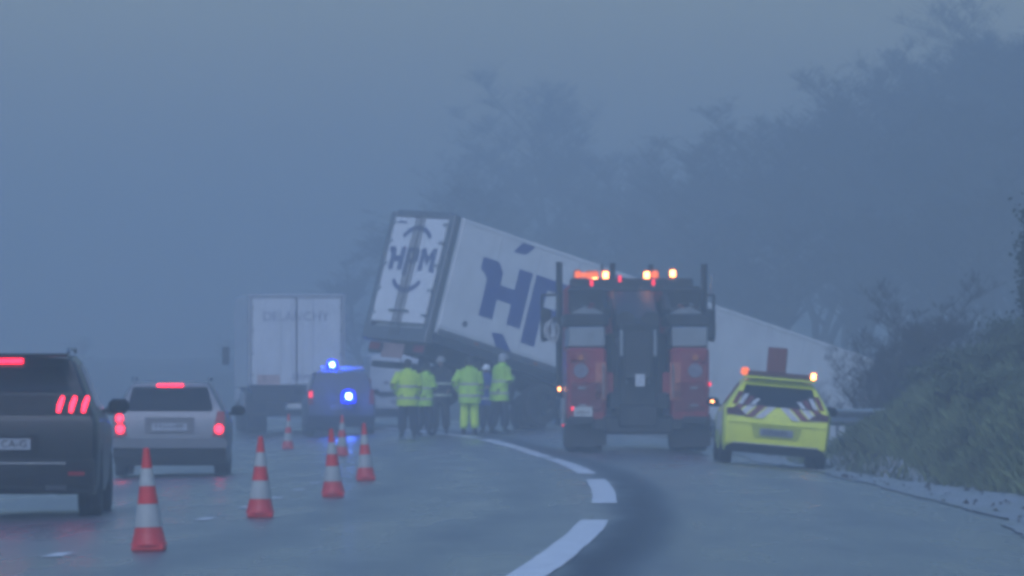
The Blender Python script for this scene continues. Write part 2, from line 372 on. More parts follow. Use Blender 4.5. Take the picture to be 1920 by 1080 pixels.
def car(name, P, paint, loc, heading, roll=0.0):
    """lofted car; local x right, y forward from the rear bumper, z up."""
    root = empty(name, loc, (0, roll, heading))
    L, W, H = P['L'], P['W'] / 2, P['H']
    rz = P['rear_z']; ry = P['rear_y']          # rear face profile
    def ro(z): return float(np.interp(z, rz, ry))
    top = P['top']; belt = P['belt']
    wr = P['wheel_r']; wy = P['wheel_y']
    ys = np.unique(np.round(np.concatenate([[0, .05, .12, .22, .34], np.linspace(.45, L - .35, 44), [L - .22, L - .1, L - .03, L]]), 4))
    rows = 11
    def section(y):
        zt = float(np.interp(y, *zip(*top))); zb = min(float(np.interp(y, *zip(*belt))), zt - .02)
        e = min(y, 1e9)
        ws = float(np.interp(y, [0, .05, .14, .30, L - .8, L - .25, L - .08, L], [.93, .965, .988, 1, 1, .95, .86, .74]))
        w = W * ws
        zf = P['floor']
        arch = 0
        for q in wy:
            if abs(y - q) < wr * 1.16: arch = max(arch, wr + math.sqrt((wr * 1.16) ** 2 - (y - q) ** 2))
        zs = max(zf + .12, arch)
        zm = max(.62 * zb + .02, zs + .02)
        wrf = W * P['roofw'] * min(1, ws + .02)
        green = max(0, zt - zb)
        k = min(1, green / (H - max(zz for _, zz in belt)) * 1.02) if green > 0 else 0
        wt = w * .93 * (1 - k) + wrf * k
        ze = zt - .055 * k - .015
        wfl = w - .05 if arch == 0 else w - .03
        return [(wfl * .55, zf if arch == 0 else max(zf, arch)), (wfl, max(zf, arch)), (w * .985, zs), (w, zm), (w * .998, zb - .10 if zb - .10 > zm else zm + .01), (w * .955, zb),
                (w * .955 * .5 + wt * .5, zb * .48 + ze * .52), (wt, ze), (wt * .93, zt - .016 * k - .005), (wt * .6, zt - .003), (0, zt)]
    secs = [section(y) for y in ys]
    def yact(y, z):
        fade = max(0, 1 - y / 1.0); return y + ro(z) * fade
    mb = MB(); V = []
    nst = len(ys)
    for y, sc in zip(ys, secs):
        half = [(x, yact(y, z), z) for x, z in sc]
        V += [(-x, yy, z) for x, yy, z in half] + [(x, yy, z) for x, yy, z in half[-2::-1]]
    n = rows * 2 - 1; Fc = []
    for i in range(nst - 1):
        for j in range(n - 1): Fc.append((i * n + j, i * n + j + 1, (i + 1) * n + j + 1, (i + 1) * n + j))
        Fc.append((i * n + n - 1, i * n, (i + 1) * n, (i + 1) * n + n - 1))
    for base in (0, (nst - 1) * n):
        for j in range(rows - 1):
            a, b, c, d = base + j, base + j + 1, base + n - 2 - j, base + n - 1 - j
            Fc.append((a, b, c, d) if b != c else (a, b, d))
    body = mb.add(V, Fc).build('body', paint, root, True)
    # side glass
    def sideglass(y0, y1, s):
        yy = [y0] + [y for y in ys if y0 + .03 < y < y1 - .03] + [y1]
        pts = []
        for y in yy:
            sc = section(y); (x0, z0), (x1, z1) = sc[5], sc[7]; xm, zm = sc[6]
            for t in (.06, .5, .93):
                x, z = (x0 + (xm - x0) * t * 2, z0 + (zm - z0) * t * 2) if t < .5 else (xm + (x1 - xm) * (t - .5) * 2, zm + (z1 - zm) * (t - .5) * 2)
                pts.append((s * (x + .008), yact(y, z), z))
        m = len(yy); fs = []
        for i in range(m - 1):
            for j in range(2): fs.append((i * 3 + j, i * 3 + j + 1, i * 3 + 4 + j, i * 3 + 3 + j))
        MB().add(pts, fs).build('side_window', 'glass', root, True)
    for s in (-1, 1):
        for a, b in P['side_windows']: sideglass(a, b, s)
    # windscreen
    y0, y1 = P['screen']; pts = []
    for y in np.linspace(y0, y1, 8):
        sc = section(y); x, z = sc[7]; zt = sc[10][1]
        pts += [(-x * .93, y, z + .03), (-x * .5, y, zt + .012), (0, y, zt + .016), (x * .5, y, zt + .012), (x * .93, y, z + .03)]
    MB().add(pts, [(i * 5 + j, i * 5 + j + 1, i * 5 + 6 + j, i * 5 + 5 + j) for i in range(7) for j in range(4)]).build('windscreen', 'glass', root, True)
    for q in wy:
        for s in (-1, 1):
            make_wheel(root, (s * (W - .115), q, wr), wr, P.get('tyre_w', .21), side=s)
    # mirrors
    my, mz = P['mirror']
    for s in (-1, 1):
        mm = MB().box((s * (W + .10), my, mz), (.21, .14, .15), ch=.05).build('door_mirror', P.get('mirror_mat', paint), root, True)
        MB().box((s * (W - .01), my + .04, mz - .05), (.10, .06, .04)).build('mirror_arm', 'plastic', mm)
        MB().box((s * (W + .10), my - .072, mz), (.16, .006, .11)).build('mirror_glass', 'glass', mm)
    def patch(nm, outline, m, off=.008, th=.02, parent=root, smooth=False):
        n_ = len(outline)
        vs = [(x, ro(z) - off, z) for x, z in outline] + [(x, ro(z) - off + th, z) for x, z in outline]
        fs = [tuple(range(n_)), tuple(range(2 * n_ - 1, n_ - 1, -1))] + [(i, (i + 1) % n_, n_ + (i + 1) % n_, n_ + i)[::-1] for i in range(n_)]
        return MB().add(vs, fs).build(nm, m, parent, smooth)
    return root, patch, ro, body
def rect(x0, x1, z0, z1): return [(x0, z0), (x1, z0), (x1, z1), (x0, z1)]
def mirx(o): return [(-x, z) for x, z in o][::-1]
def plate_marks(parent, x0, y, z, n=7, w=.06, h=.075, m='ink'):
    for i in range(n):
        b = MB(); x = x0 + i * w
        b.box((x - w * .22, y, z), (w * .16, .003, h)); b.box((x + w * .16, y, z), (w * .16, .003, h * random.uniform(.5, 1)))
        b.box((x, y, z + h * random.choice((.42, 0, -.42))), (w * .5, .003, h * .16))
        b.build('plate_character', m, parent)

# ------------------------------------------------------------------ black SUV
M['black_paint'] = mat('black car paint', (.010, .011, .013), .36, .0, coat=.08, spec=.3, dirt=.5, dirtcol=(.022, .022, .022))
M['gloss_black'] = mat('gloss black panel', (.008, .008, .009), .35, spec=.15)
P = dict(L=4.5, W=1.84, H=1.64, floor=.24, roofw=.74, wheel_r=.35, wheel_y=(.86, 3.56), tyre_w=.23,
         rear_z=[.24, .36, .68, .96, 1.06, 1.31, 1.55, 1.64], rear_y=[.16, .05, 0, .03, .07, .20, .33, .36],
         top=[(0, 1.62), (.6, 1.645), (1.6, 1.66), (2.5, 1.62), (3.35, 1.12), (4.1, 1.02), (4.5, .82)],
         belt=[(0, 1.07), (2.4, 1.04), (3.4, 1.02), (4.2, .93), (4.5, .74)],
         side_windows=((.62, 1.12), (1.18, 1.98), (2.05, 2.95)), screen=(2.55, 3.30), mirror=(2.75, 1.12), mirror_mat='black_paint')
suv, pt, ro, body = car('black_suv', P, 'black_paint', at(7, 61.8), R(1.6)); suv.scale = (1, 1, .965)
tag(suv, 'black SUV with three slanted red claw tail lights and its brake lights on', 'car')
pt('rear_window', [(-.60, 1.27), (.60, 1.27), (.63, 1.31), (.55, 1.52), (-.55, 1.52), (-.63, 1.31)], 'glass', .014)
pt('light_band', [(-.86, 1.04), (.86, 1.04), (.80, 1.235), (-.80, 1.235)], 'gloss_black', .012)
for s in (-1, 1):
    tl = pt('tail_light', [(s * a, b) for a, b in ((.46, 1.05), (.855, 1.05), (.80, 1.23), (.50, 1.23))], 'gloss_black', .018)
    for x in (.545, .665, .785):
        o = [(x - .035, 1.065), (x - .005, 1.06), (x + .035, 1.20), (x + .03, 1.225), (x + .005, 1.225), (x - .03, 1.14)]
        pt('light_claw', o if s > 0 else mirx(o), 'bred', .026, parent=tl)
pt('high_brake_light', rect(-.17, .17, 1.555, 1.60), 'bred', .05, .04)
MB().box((0, .20, 1.635), (1.22, .34, .035), ch=.012).build('spoiler', 'black_paint', suv, True)
pt('rear_bumper', [(-.86, .25), (.86, .25), (.88, .36), (.88, .60), (-.88, .60), (-.88, .36)], 'plastic', .02, .03)
pt('chrome_strip', rect(-.60, .60, .545, .562), 'chrome', .035, .02)
pl = pt('number_plate', rect(-.26, .26, .69, .80), 'platedark', .022, .015)
text('plate_lettering', 'CA-G', .105, 'ink', pl, (.10, ro(.745) - .026, .745))
pt('tailgate_recess', rect(-.34, .34, .66, .83), 'gloss_black', .012, .01)
for s in (-1, 1):
    pt('reflector', rect(s * .62, s * .78, .43, .47)[::s], 'lred', .03)
    mr = MB(); mr.path([(s * .60, .55, 1.66), (s * .60, .62, 1.70), (s * .60, 2.2, 1.715), (s * .60, 2.3, 1.68)], .016); mr.build('roof_rail', 'steel', suv)
    pt('exhaust_trim', rect(s * .40, s * .60, .28, .33)[::s], 'chrome', .03)
MB().box((0, .36, .95), (.012, .02, .2)).build('wiper_arm', 'plastic', suv)

# ------------------------------------------------------------------ silver estate
M['silver_paint'] = mat('silver car paint', (.20, .21, .23), .45, .25, coat=.15, dirt=.45, dirtcol=(.14, .14, .14))
P = dict(L=4.24, W=1.70, H=1.45, floor=.20, roofw=.70, wheel_r=.305, wheel_y=(.78, 3.25), tyre_w=.19,
         rear_z=[.20, .32, .60, .88, .98, 1.19, 1.38, 1.45], rear_y=[.14, .02, 0, .07, .10, .22, .34, .38],
         top=[(0, 1.43), (.6, 1.45), (1.6, 1.46), (2.2, 1.43), (3.0, 1.0), (3.8, .90), (4.24, .70)],
         belt=[(0, .99), (2.2, .95), (3.1, .93), (3.9, .82), (4.24, .62)],
         side_windows=((.55, 1.10), (1.16, 1.85), (1.92, 2.72)), screen=(2.25, 2.95), mirror=(2.55, 1.0), mirror_mat='plastic')
sil, pt, ro, body = car('silver_estate_car', P, 'silver_paint', at(318, 92.5), R(1.2)); sil.scale = (.985, 1, .955)
tag(sil, 'silver estate car with roof rails, brake lights glowing and a pale bumper', 'car')
pt('rear_window', [(-.60, 1.0), (.60, 1.0), (.63, 1.03), (.545, 1.36), (-.545, 1.36), (-.63, 1.03)], 'glass', .014)
for s in (-1, 1):
    tl = pt('tail_light', [(s * a, b) for a, b in ((.62, .62), (.80, .60), (.81, .98), (.70, 1.0))], 'lred', .02)
    if s < 0: pt('light_lens', [(-.735 + .055 * math.cos(t), .885 + .065 * math.sin(t)) for t in np.linspace(0, 5.8, 12)], 'bred', .03, parent=tl)
    pt('light_lens', [(s * .725 + .062 * math.cos(t), .725 + .07 * math.sin(t)) for t in np.linspace(0, 5.8, 12)], 'bred', .03, parent=tl)
    MB().path([(s * .56, .5, 1.46), (s * .56, .55, 1.50), (s * .56, 2.0, 1.51), (s * .56, 2.1, 1.47)], .015).build('roof_rail', 'steel', sil)
pt('high_brake_light', rect(-.19, .19, 1.365, 1.405), 'bred', .03, .03)
pt('plate_recess', rect(-.36, .36, .66, .90), mat('shaded recess silver', (.09, .095, .105), .5, .3, dirt=.4), .013, .01)  # flat patch; the shade of the recess is put into a darker silver
pl = pt('number_plate', rect(-.26, .26, .70, .81), 'platedark', .024, .012)
plate_marks(pl, -.19, ro(.755) - .026, .755)
bp = pt('rear_bumper', [(-.84, .44), (.84, .44), (.845, .52), (.82, .58), (-.82, .58), (-.845, .52)], 'silver_paint', .07, .08)
pt('lower_valance', [(-.80, .17), (.80, .17), (.83, .30), (.83, .43), (-.83, .43), (-.83, .30)], 'plastic', .045, .05)
MB().box((.05, .16, 1.06), (.36, .02, .015)).build('wiper_arm', 'plastic', sil)

# ------------------------------------------------------------------ yellow patrol car
M['yellow_paint'] = mat('fluorescent yellow paint', (.84, .90, .06), .4, coat=.35, dirt=.3, dirtcol=(.34, .37, .10))
M['chev_white'] = mat('chevron white', (.62, .62, .60), .45, var=.1, dirt=.3)
M['chev_red'] = mat('chevron red', (.20, .035, .04), .45, var=.15, dirt=.3)
P = dict(L=4.06, W=1.77, H=1.42, floor=.22, roofw=.68, wheel_r=.315, wheel_y=(.72, 3.30), tyre_w=.20,
         rear_z=[.22, .34, .58, .86, .96, 1.15, 1.34, 1.42], rear_y=[.14, .03, 0, .05, .10, .26, .42, .46],
         top=[(0, 1.40), (.6, 1.42), (1.5, 1.44), (2.05, 1.41), (2.85, .98), (3.6, .88), (4.06, .66)],
         belt=[(0, .98), (2.1, .93), (2.95, .90), (3.7, .78), (4.06, .58)],
         side_windows=((.60, .95), (1.02, 1.65), (1.72, 2.55)), screen=(2.1, 2.80), mirror=(2.35, .98), mirror_mat='plastic')
yc = at(1450, 104.3); 
zl, zr_ = float(zroad(yc.x - .78, 104.6)), float(zroad(yc.x + .78, 104.6))
yc.z = (zl + zr_) / 2
yel, pt, ro, body = car('yellow_patrol_car', P, 'yellow_paint', yc, R(.3), math.atan2(zl - zr_, 1.56))
tag(yel, 'yellow patrol hatchback with chevron tailgate and amber light bar, tilted on the road verge', 'car')
pt('rear_window', [(-.60, .97), (.60, .97), (.63, 1.0), (.55, 1.31), (-.55, 1.31), (-.63, 1.0)], 'glass', .014)
for s in (-1, 1):
    for k in range(5):
        x0 = .03 + .155 * k; w = .135
        o = [(s * (x0 + .21), .775 + .01 * k), (s * (x0 + .21 + w), .775 + .01 * k), (s * (x0 + w), .975 + .012 * k), (s * x0, .975 + .012 * k)]
        if x0 + .21 + w < .88: pt('chevron_stripe', o[::s], 'chev_white' if k % 2 == 0 else 'chev_red', .019)
    for k in range(4):
        x0 = .32 + .095 * k
        o = [(s * (x0 + .07), .985), (s * (x0 + .145), .985), (s * (x0 + .05), 1.09 + .035 * k), (s * (x0 - .03), 1.09 + .035 * k)]
        pt('chevron_stripe', o[::s], 'chev_white' if k % 2 == 0 else 'chev_red', .024)
    tl = pt('tail_light', [(s * a, b) for a, b in ((.50, .80), (.83, .82), (.84, .90), (.66, .94))], mat('dim tail lens', (.08, .018, .022), .4, spec=.2), .024)
pl = pt('number_plate', rect(-.27, .27, .50, .615), 'platedark', .026, .012)
plate_marks(pl, -.2, ro(.55) - .028, .556)
pt('plate_recess', [(-.36, .46), (.36, .46), (.42, .66), (-.42, .66)], mat('shaded recess yellow', (.50, .56, .06), .5, dirt=.4), .012, .01)  # not sunk in: a darker yellow carries the shade of the recess
pt('tailgate_crease', rect(-.80, .80, .685, .70), 'yellow_paint', .03, .02)
pt('lower_bumper', [(-.80, .20), (.80, .20), (.82, .27), (.70, .345), (-.70, .345), (-.82, .27)], 'plastic', .03, .04)
pt('bumper_lip', rect(-.70, .70, .35, .365), 'chev_white', .025, .02)
MB().box((0, .42, 1.435), (1.18, .26, .04), ch=.012).build('spoiler', 'yellow_paint', yel, True)
lb = MB().box((0, .75, 1.50), (1.06, .26, .09), ch=.02).build('light_bar', mat('light bar housing', (.13, .05, .035), .35, dirt=.3), yel)
MB().box((-.56, .75, 1.525), (.13, .25, .13), ch=.03).build('beacon', 'amberdim', lb, True)
bx_ = MB().box((.56, .75, 1.525), (.13, .25, .13), ch=.03).build('beacon', 'amberoff', lb, True)
MB().box((.56, .615, 1.525), (.075, .02, .10), ch=.01).build('lit_lamp', 'amber', bx_)
sg = MB().box((-.05, .78, 1.74), (.32, .05, .42), ch=.012).build('message_panel', mat('panel back', (.15, .03, .03), .5, var=.2), yel)
MB().box((-.05, .753, 1.74), (.27, .006, .36)).build('panel_screen', mat('panel screen', (.19, .055, .05), .4, var=.25, vscale=30), sg)
for s in (-1, 1): MB().cyl((-.05 + s * .12, .80, 1.46), (-.05 + s * .12, .80, 1.56), .015).build('panel_bracket', 'plastic', sg)
for yy in (.55, .95): MB().box((0, yy, 1.44), (1.0, .03, .05)).build('roof_bar', 'plastic', yel)
for a, b in ((1.12, 1.75), (1.80, 2.55)):
    MB().box((-.889, (a + b) / 2, .68), (.006, b - a, .30)).build('door_panel', 'chev_white', yel)
MB().box((-.90, .40, .70), (.01, .30, .5)).build('wing_panel', 'chev_white', yel)
MB().box((-1.0, 2.268, .985), (.05, .01, .03)).build('mirror_indicator', 'amber', yel)

# ------------------------------------------------------------------ traffic cones
M['cone_red'] = mat('cone red', (.64, .032, .035), .5, var=.12, dirt=.3, dirtcol=(.16, .06, .06))
M['cone_white'] = mat('cone reflective white', (.40, .42, .41), .4, var=.08, dirt=.45, dirtcol=(.22, .22, .20))
def cone_proto():
    r = empty('traffic_cone', (0, 0, 0))
    b = MB(); b.box((0, 0, .022), (.245, .245, .044), ch=.03); b.build('base', 'cone_red', r)
    rad = lambda z: .118 - (z - .044) * (.118 - .022) / .706
    zs = [.044, .175, .345, .475, .605, .75]
    for k in range(5):
        a, c = zs[k], zs[k + 1]; p = .003 if k % 2 else 0
        pr = [(rad(a) + p, a + .001), (rad(c) + p, c - .001)]
        if k == 0: pr = [(rad(a) + .022, a), (rad(a) + .008, a + .02)] + pr[1:]
        if k == 4: pr += [(.014, .755), (.001, .755)]
        MB().lathe(pr, (0, 0, 0), 'z', 26).build('white_sleeve' if k % 2 else 'red_band', 'cone_white' if k % 2 else 'cone_red', r, True)
    return r
cp = cone_proto()
cones = [(280, 46.8, 'traffic cone beside the black SUV and in front of the silver estate'),
         (488, 59.3, 'red and white traffic cone alone on the lane line, between two worn white dashes'),
         (625, 70.8, 'red and white traffic cone on the lane line, next to one set further right'),
         (686, 83.6, 'red and white traffic cone set out towards the emergency workers'),
         (641, 117, 'red and white traffic cone in the mist below the blue beacons'),
         (540, 136, 'faint red and white traffic cone behind the white box lorry')]
for i, (px, D, lab) in enumerate(cones):
    o = cp if i == 0 else copy_tree(cp)
    o.location = at(px, D); o.rotation_euler = (R(random.uniform(-2.2, 2.2)), R(random.uniform(-2.2, 2.2)), R(random.uniform(-12, 12)))
    tag(o, lab, 'traffic cone', 'traffic cones along the lane line')

# ------------------------------------------------------------------ white box lorry
M['lorry_white'] = mat('lorry white panel', (.70, .73, .77), .38, var=.05, vscale=1.5, dirt=.35, dirtcol=(.34, .34, .34))
M['lorry_frame'] = mat('lorry frame grey', (.40, .42, .45), .4, .3, dirt=.3)
M['lettering'] = mat('lorry lettering', (.22, .24, .33), .5, var=.15)
lo = at(556, 167); 
lor = empty('box_lorry', lo, (0, 0, R(5.0)))
tag(lor, 'white refrigerated box lorry with double rear doors and a blue-grey company name', 'lorry')
bw, bz0, bz1, bl = 1.275, 1.22, 3.66, 8.2
MB().box((0, bl / 2 + .06, (bz0 + bz1) / 2), (2 * bw - .02, bl, bz1 - bz0), ch=.03).build('cargo_box', 'lorry_white', lor)
for s in (-1, 1):
    dr = MB().box((s * .585, .025, 2.42), (1.15, .07, 2.26), ch=.012).build('rear_door', 'lorry_white', lor)
    MB().box((s * 1.225, .02, 2.44), (.10, .10, 2.42), ch=.012).build('corner_post', 'lorry_frame', lor)
    for z in (1.55, 2.1, 2.7, 3.3): MB().box((s * 1.165, -.02, z), (.10, .03, .06)).build('hinge', 'steel', dr)
    for q in (.14, .42): MB().cyl((s * q, -.025, 1.30), (s * q, -.025, 3.5), .012).build('lock_rod', 'lorry_white', dr)
    MB().box((s * .585, .02, 3.60), (1.15, .10, .10), ch=.01).build('header_lamp_panel', 'lorry_frame', lor)
    MB().box((s * .95, -.02, .92), (.34, .06, .13), ch=.01).build('tail_light', 'lred', lor)
    MB().box((s * .98, 1.2, .80), (.55, .04, .55)).build('mud_flap', 'rubber', lor)
    MB().box((s * 1.2, 4.6, .85), (.05, 2.4, .5)).build('side_guard', 'lorry_frame', lor)
    MB().box((s * .40, 4.0, .98), (.10, 8.0, .22)).build('chassis_rail', 'chassis', lor)
MB().box((0, -.01, 2.42), (.03, .05, 2.24)).build('door_seal', 'rubber', lor)
MB().box((0, .03, 1.20), (2.5, .16, .14), ch=.02).build('rear_sill', 'chassis', lor)
MB().box((0, -.02, 1.0), (2.36, .08, .30), ch=.02).build('light_beam', 'chassis', lor)
MB().box((0, .10, .55), (2.3, .10, .16), ch=.02).build('underrun_bar', 'chassis', lor)
pl = MB().box((.02, -.075, .74), (.52, .012, .13)).build('number_plate', 'plate', lor)
MB().box((-.55, -.045, .70), (.5, .02, .28)).build('tail_lift_pad', 'chassis', lor)
text('company_lettering', 'DELANCHY', .34, 'lettering', lor, (-.02, -.018, 3.06), xs=.98)
text('company_lettering', 'DELANCHY', .17, 'lettering', lor, (.33, -.018, 1.50), xs=1.0)
MB().box((-.72, -.018, 1.42), (.62, .012, .26)).build('hazard_panel', mat('pale hazard panel', (.50, .36, .33), .5, var=.3, vscale=8), lor)
for yy in (1.9,):
    for s in (-1, 1):
        make_wheel(lor, (s * .95, yy, .48), .48, .52, 'alloy', s, 6)
for s in (-1, 1): make_wheel(lor, (s * 1.02, 7.6, .48), .48, .30, 'alloy', s, 6)
cb = MB().box((0, 9.45, 1.75), (2.35, 2.0, 2.0), ch=.12).build('cab', 'lorry_white', lor)
MB().box((0, 10.46, 2.1), (2.0, .03, .8)).build('windscreen', 'glass', cb)
for s in (-1, 1):
    MB().box((s * 1.42, 10.0, 2.1), (.2, .12, .5), ch=.03).build('cab_mirror', 'plastic', cb)
    make_wheel(lor, (s * 1.0, 9.6, .48), .48, .30, 'alloy', s, 6)
MB().box((0, 8.9, 2.9), (2.2, .8, .5), ch=.1).build('roof_deflector', 'lorry_white', cb)

# ------------------------------------------------------------------ crashed semi-trailer
TW, TH, TL = 2.58, 2.80, 13.6
psi, pit, rol = R(53), R(14.6), R(3.2)
f0 = Vector((math.sin(psi) * math.cos(pit), math.cos(psi) * math.cos(pit), -math.sin(pit)))
r0 = Vector((math.cos(psi) * math.cos(rol), -math.sin(psi) * math.cos(rol), -math.sin(rol)))
r0 = (r0 - f0 * r0.dot(f0)).normalized(); n0 = r0.cross(f0).normalized()
D0 = 150.0
Tc = at(857, D0, 404)                                    # rear upper right corner of the box
To = Tc - r0 * (TW / 2) - n0 * TH
RM = Matrix((r0, f0, n0)).transposed()
trl = empty('semi_trailer', To, RM.to_euler())
tag(trl, 'crashed white refrigerated semi-trailer with large blue lettering, tipped nose-down into the ditch', 'trailer')
M['trailer_white'] = mat('trailer white side', (.88, .89, .89), .42, var=.04, vscale=.8, dirt=.35, dirtcol=(.45, .45, .44))
M['door_white'] = mat('trailer white door', (.86, .87, .88), .34, var=.04, vscale=2, dirt=.22, dirtcol=(.40, .41, .42))
M['trailer_frame'] = mat('trailer frame', (.19, .20, .22), .4, .5, dirt=.3)
M['logo_blue'] = mat('logo blue', (.035, .07, .30), .45, var=.1, vscale=3)
M['logo_grey'] = mat('logo slate blue', (.10, .13, .26), .45, var=.1, vscale=6)
MB().box((0, TL / 2 + .05, TH / 2), (TW - .04, TL - .1, TH), ch=.02).build('cargo_box', 'trailer_white', trl)
# side panels, one by one with thin joints
npan = 11; pw = (TL - .5) / npan
for s in (-1, 1):
    for k in range(npan):
        MB().box((s * (TW / 2 - .012), .25 + pw * (k + .5), TH / 2 + .05), (.022, pw - .012, TH - .30)).build('side_panel', 'trailer_white', trl)
    MB().box((s * (TW / 2 - .005), TL / 2 + .1, .05), (.04, TL - .3, .16)).build('bottom_rail', 'trailer_frame', trl)
    MB().box((s * (TW / 2 - .005), TL / 2 + .1, TH - .05), (.035, TL - .3, .09)).build('top_rail', 'trailer_white', trl)
    MB().box((s * (TW / 2 - .10), .05, TH / 2 - .02), (.22, .20, TH + .06), ch=.02).build('corner_post', 'trailer_frame', trl)
MB().box((0, .05, TH - .02), (TW - .42, .20, .16), ch=.02).build('header', 'trailer_frame', trl)
MB().box((0, .06, -.14), (TW, .24, .34), ch=.03).build('rear_sill', 'trailer_frame', trl)
for s in (-1, 1):
    dr = MB().box((s * .535, -.03, TH / 2 + .01), (1.05, .07, TH - .26), ch=.012).build('rear_door', 'door_white', trl)
    for z in (.35, .95, 1.55, 2.1, 2.55): MB().box((s * 1.02, -.075, z), (.16, .03, .06)).build('hinge', 'steel', dr)
    for q in (.07, .17): 
        MB().cyl((s * q, -.085, -.18), (s * q, -.085, TH - .02), .017, n=8).build('lock_rod', 'trailer_frame', dr)
        MB().box((s * (q + .10), -.09, .42), (.26, .03, .045)).build('lock_handle', 'trailer_frame', dr)
MB().box((0, -.05, TH / 2), (.03, .05, TH - .28)).build('door_seal', 'rubber', trl)
# logo letters (unit shapes)
LH = [(.02, 0), (.28, 0), (.28, .36), (.56, .36), (.56, 0), (.82, 0), (.82, 1), (.56, 1), (.56, .62), (.28, .62), (.28, .84), (.16, 1), (-.14, 1), (-.14, .78), (-.05, .74), (.02, .64)]
LP = [(0, -.22), (.26, -.22), (.26, .30), (.62, .30), (.76, .42), (.76, .88), (.64, 1), (0, 1), (0, .5), (.26, .5), (.26, .80), (.50, .80), (.50, .5), (.2601, .4999), (0, .499)]
LM = [(0, 0), (.24, 0), (.24, .58), (.45, .24), (.66, .58), (.66, 0), (.98, -.06), (.98, .1), (.90, .16), (.90, 1), (.68, 1), (.45, .62), (.22, 1), (0, 1)]
def arc(cx, cy, r, w, a0, a1, n=14):
    A = [R(a0 + (a1 - a0) * i / n) for i in range(n + 1)]
    return [(cx + (r + w / 2) * math.cos(a), cy + (r + w / 2) * math.sin(a)) for a in A] + [(cx + (r - w / 2) * math.cos(a), cy + (r - w / 2) * math.sin(a)) for a in A[::-1]]
def logo(ox, oz, h, place):
    for nm, shp, dx in (('logo_letter', LH, -1.30), ('logo_letter', LP, -.38), ('logo_letter', LM, .50)):
        place(nm, [(ox + (x + dx) * h * 1.2, oz + (y - .5) * h) for x, y in shp])
    for a0, a1 in ((44, 136), (224, 316)):
        place('logo_arc', [(ox + x * h, oz + y * h) for x, y in arc(0, 0, 1.36, .21, a0, a1)])
def on_rear(nm, o): MB().prism(o, (0, -.069, 0), (1, 0, 0), (0, 0, 1), (0, -.006, 0)).build(nm, 'logo_grey', trl)
logo(.0, 1.68, .56, on_rear)
MB().box((-.72, -.072, 2.56), (.34, .008, .05)).build('door_marking', 'logo_grey', trl)
# side logo, cropped by roof and floor rails
def clip(o, lo, hi):
    for lim, sg in ((lo, 1), (hi, -1)):
        r = []
        for (x0, y0), (x1, y1) in zip(o, o[1:] + o[:1]):
            i0, i1 = sg * (y0 - lim) >= 0, sg * (y1 - lim) >= 0
            if i0: r.append((x0, y0))
            if i0 != i1:
                t = (lim - y0) / (y1 - y0); r.append((x0 + (x1 - x0) * t, lim))
        o = r
    return o
def on_side(nm, o):
    o = clip(o, .12, TH - .10)
    if len(o) > 2:
        MB().prism([(x, y) for x, y in o], (TW / 2 + .0, 0, 0), (0, 1, 0), (0, 0, 1), (.006, 0, 0)).build(nm, 'logo_blue', trl)
SH = 1.36
for shp, a0 in ((LH, 1.24), (LP, 2.64), (LM, 4.0)):
    on_side('logo_letter', [(a0 + x * SH * 1.15, 1.40 + (y - .5) * SH) for x, y in shp])
def side_ab(px, py):                                     # photo pixel -> (along, up) on the trailer's near side
    o = Vector((0, 0, HC)); d = Vector(((px - 960) / F, 1, (YH - py) / F)); t = (Tc - o).dot(r0) / d.dot(r0); p = o + d * t - To
    return p.dot(f0), p.dot(n0)
for bar in (((963, 472), (991, 445), (1018, 453), (985, 478)), ((921, 623), (942, 626), (961, 668), (935, 665))):
    q = [side_ab(*b) for b in bar]
    on_side('logo_bar', q); on_side('logo_bar', [(7.3 - a, b) for a, b in q][::-1])
MB().cyl((TW / 2 - .01, .95, .42), (TW / 2 + .012, .95, .42), .075, n=14).build('side_hatch', 'trailer_frame', trl)
for k in range(7): MB().box((TW / 2 + .02, 1.4 + k * 1.8, .05), (.02, .10, .05)).build('side_marker', 'amberoff', trl)
# running gear
for s in (-1, 1):
    MB().box((s * .48, TL / 2, -.30), (.14, TL - .5, .34)).build('chassis_rail', 'chassis', trl)
    MB().box((s * (TW / 2 - .06), 8.1, -.58), (.04, 4.2, .55)).build('side_guard', 'lorry_frame', trl)
    MB().box((s * .9, .14, -.42), (.42, .08, .18), ch=.01).build('tail_light', 'lred', trl)
    MB().cyl((s * .7, 10.9, -.3), (s * .7, 10.9, -1.1), .07).build('landing_leg', 'chassis', trl)
    for k, yy in enumerate((2.4, 3.75, 5.1)):
        make_wheel(trl, (s * 1.06, yy, -.82), .50, .36, 'chassis', s, 8)
        MB().box((s * 1.06, yy, -.27), (.42, 1.05, .04)).build('mudguard', 'plastic', trl)
    MB().box((s * 1.06, 1.72, -.62), (.44, .03, .62)).build('mud_flap', 'rubber', trl)
for yy in (2.4, 3.75, 5.1): MB().cyl((-.9, yy, -.82), (.9, yy, -.82), .07).build('axle', 'chassis', trl)
MB().box((0, .16, -.46), (2.3, .10, .24), ch=.02).build('light_beam', 'chassis', trl)
MB().box((-.05, .06, -.52), (.85, .02, .36)).build('rear_marker_plate', mat('marker plate', (.36, .24, .22), .5, var=.3, vscale=10), trl)
MB().box((0, .34, -.82), (2.2, .10, .14)).build('underrun_bar', 'chassis', trl)
MB().box((0, 8.3, -.75), (1.6, 1.6, .5), ch=.05).build('pallet_box', 'chassis', trl)
MB().box((0, TL + .25, TH - .95), (1.9, .55, 1.7), ch=.08).build('cooling_unit', 'lorry_white', trl)

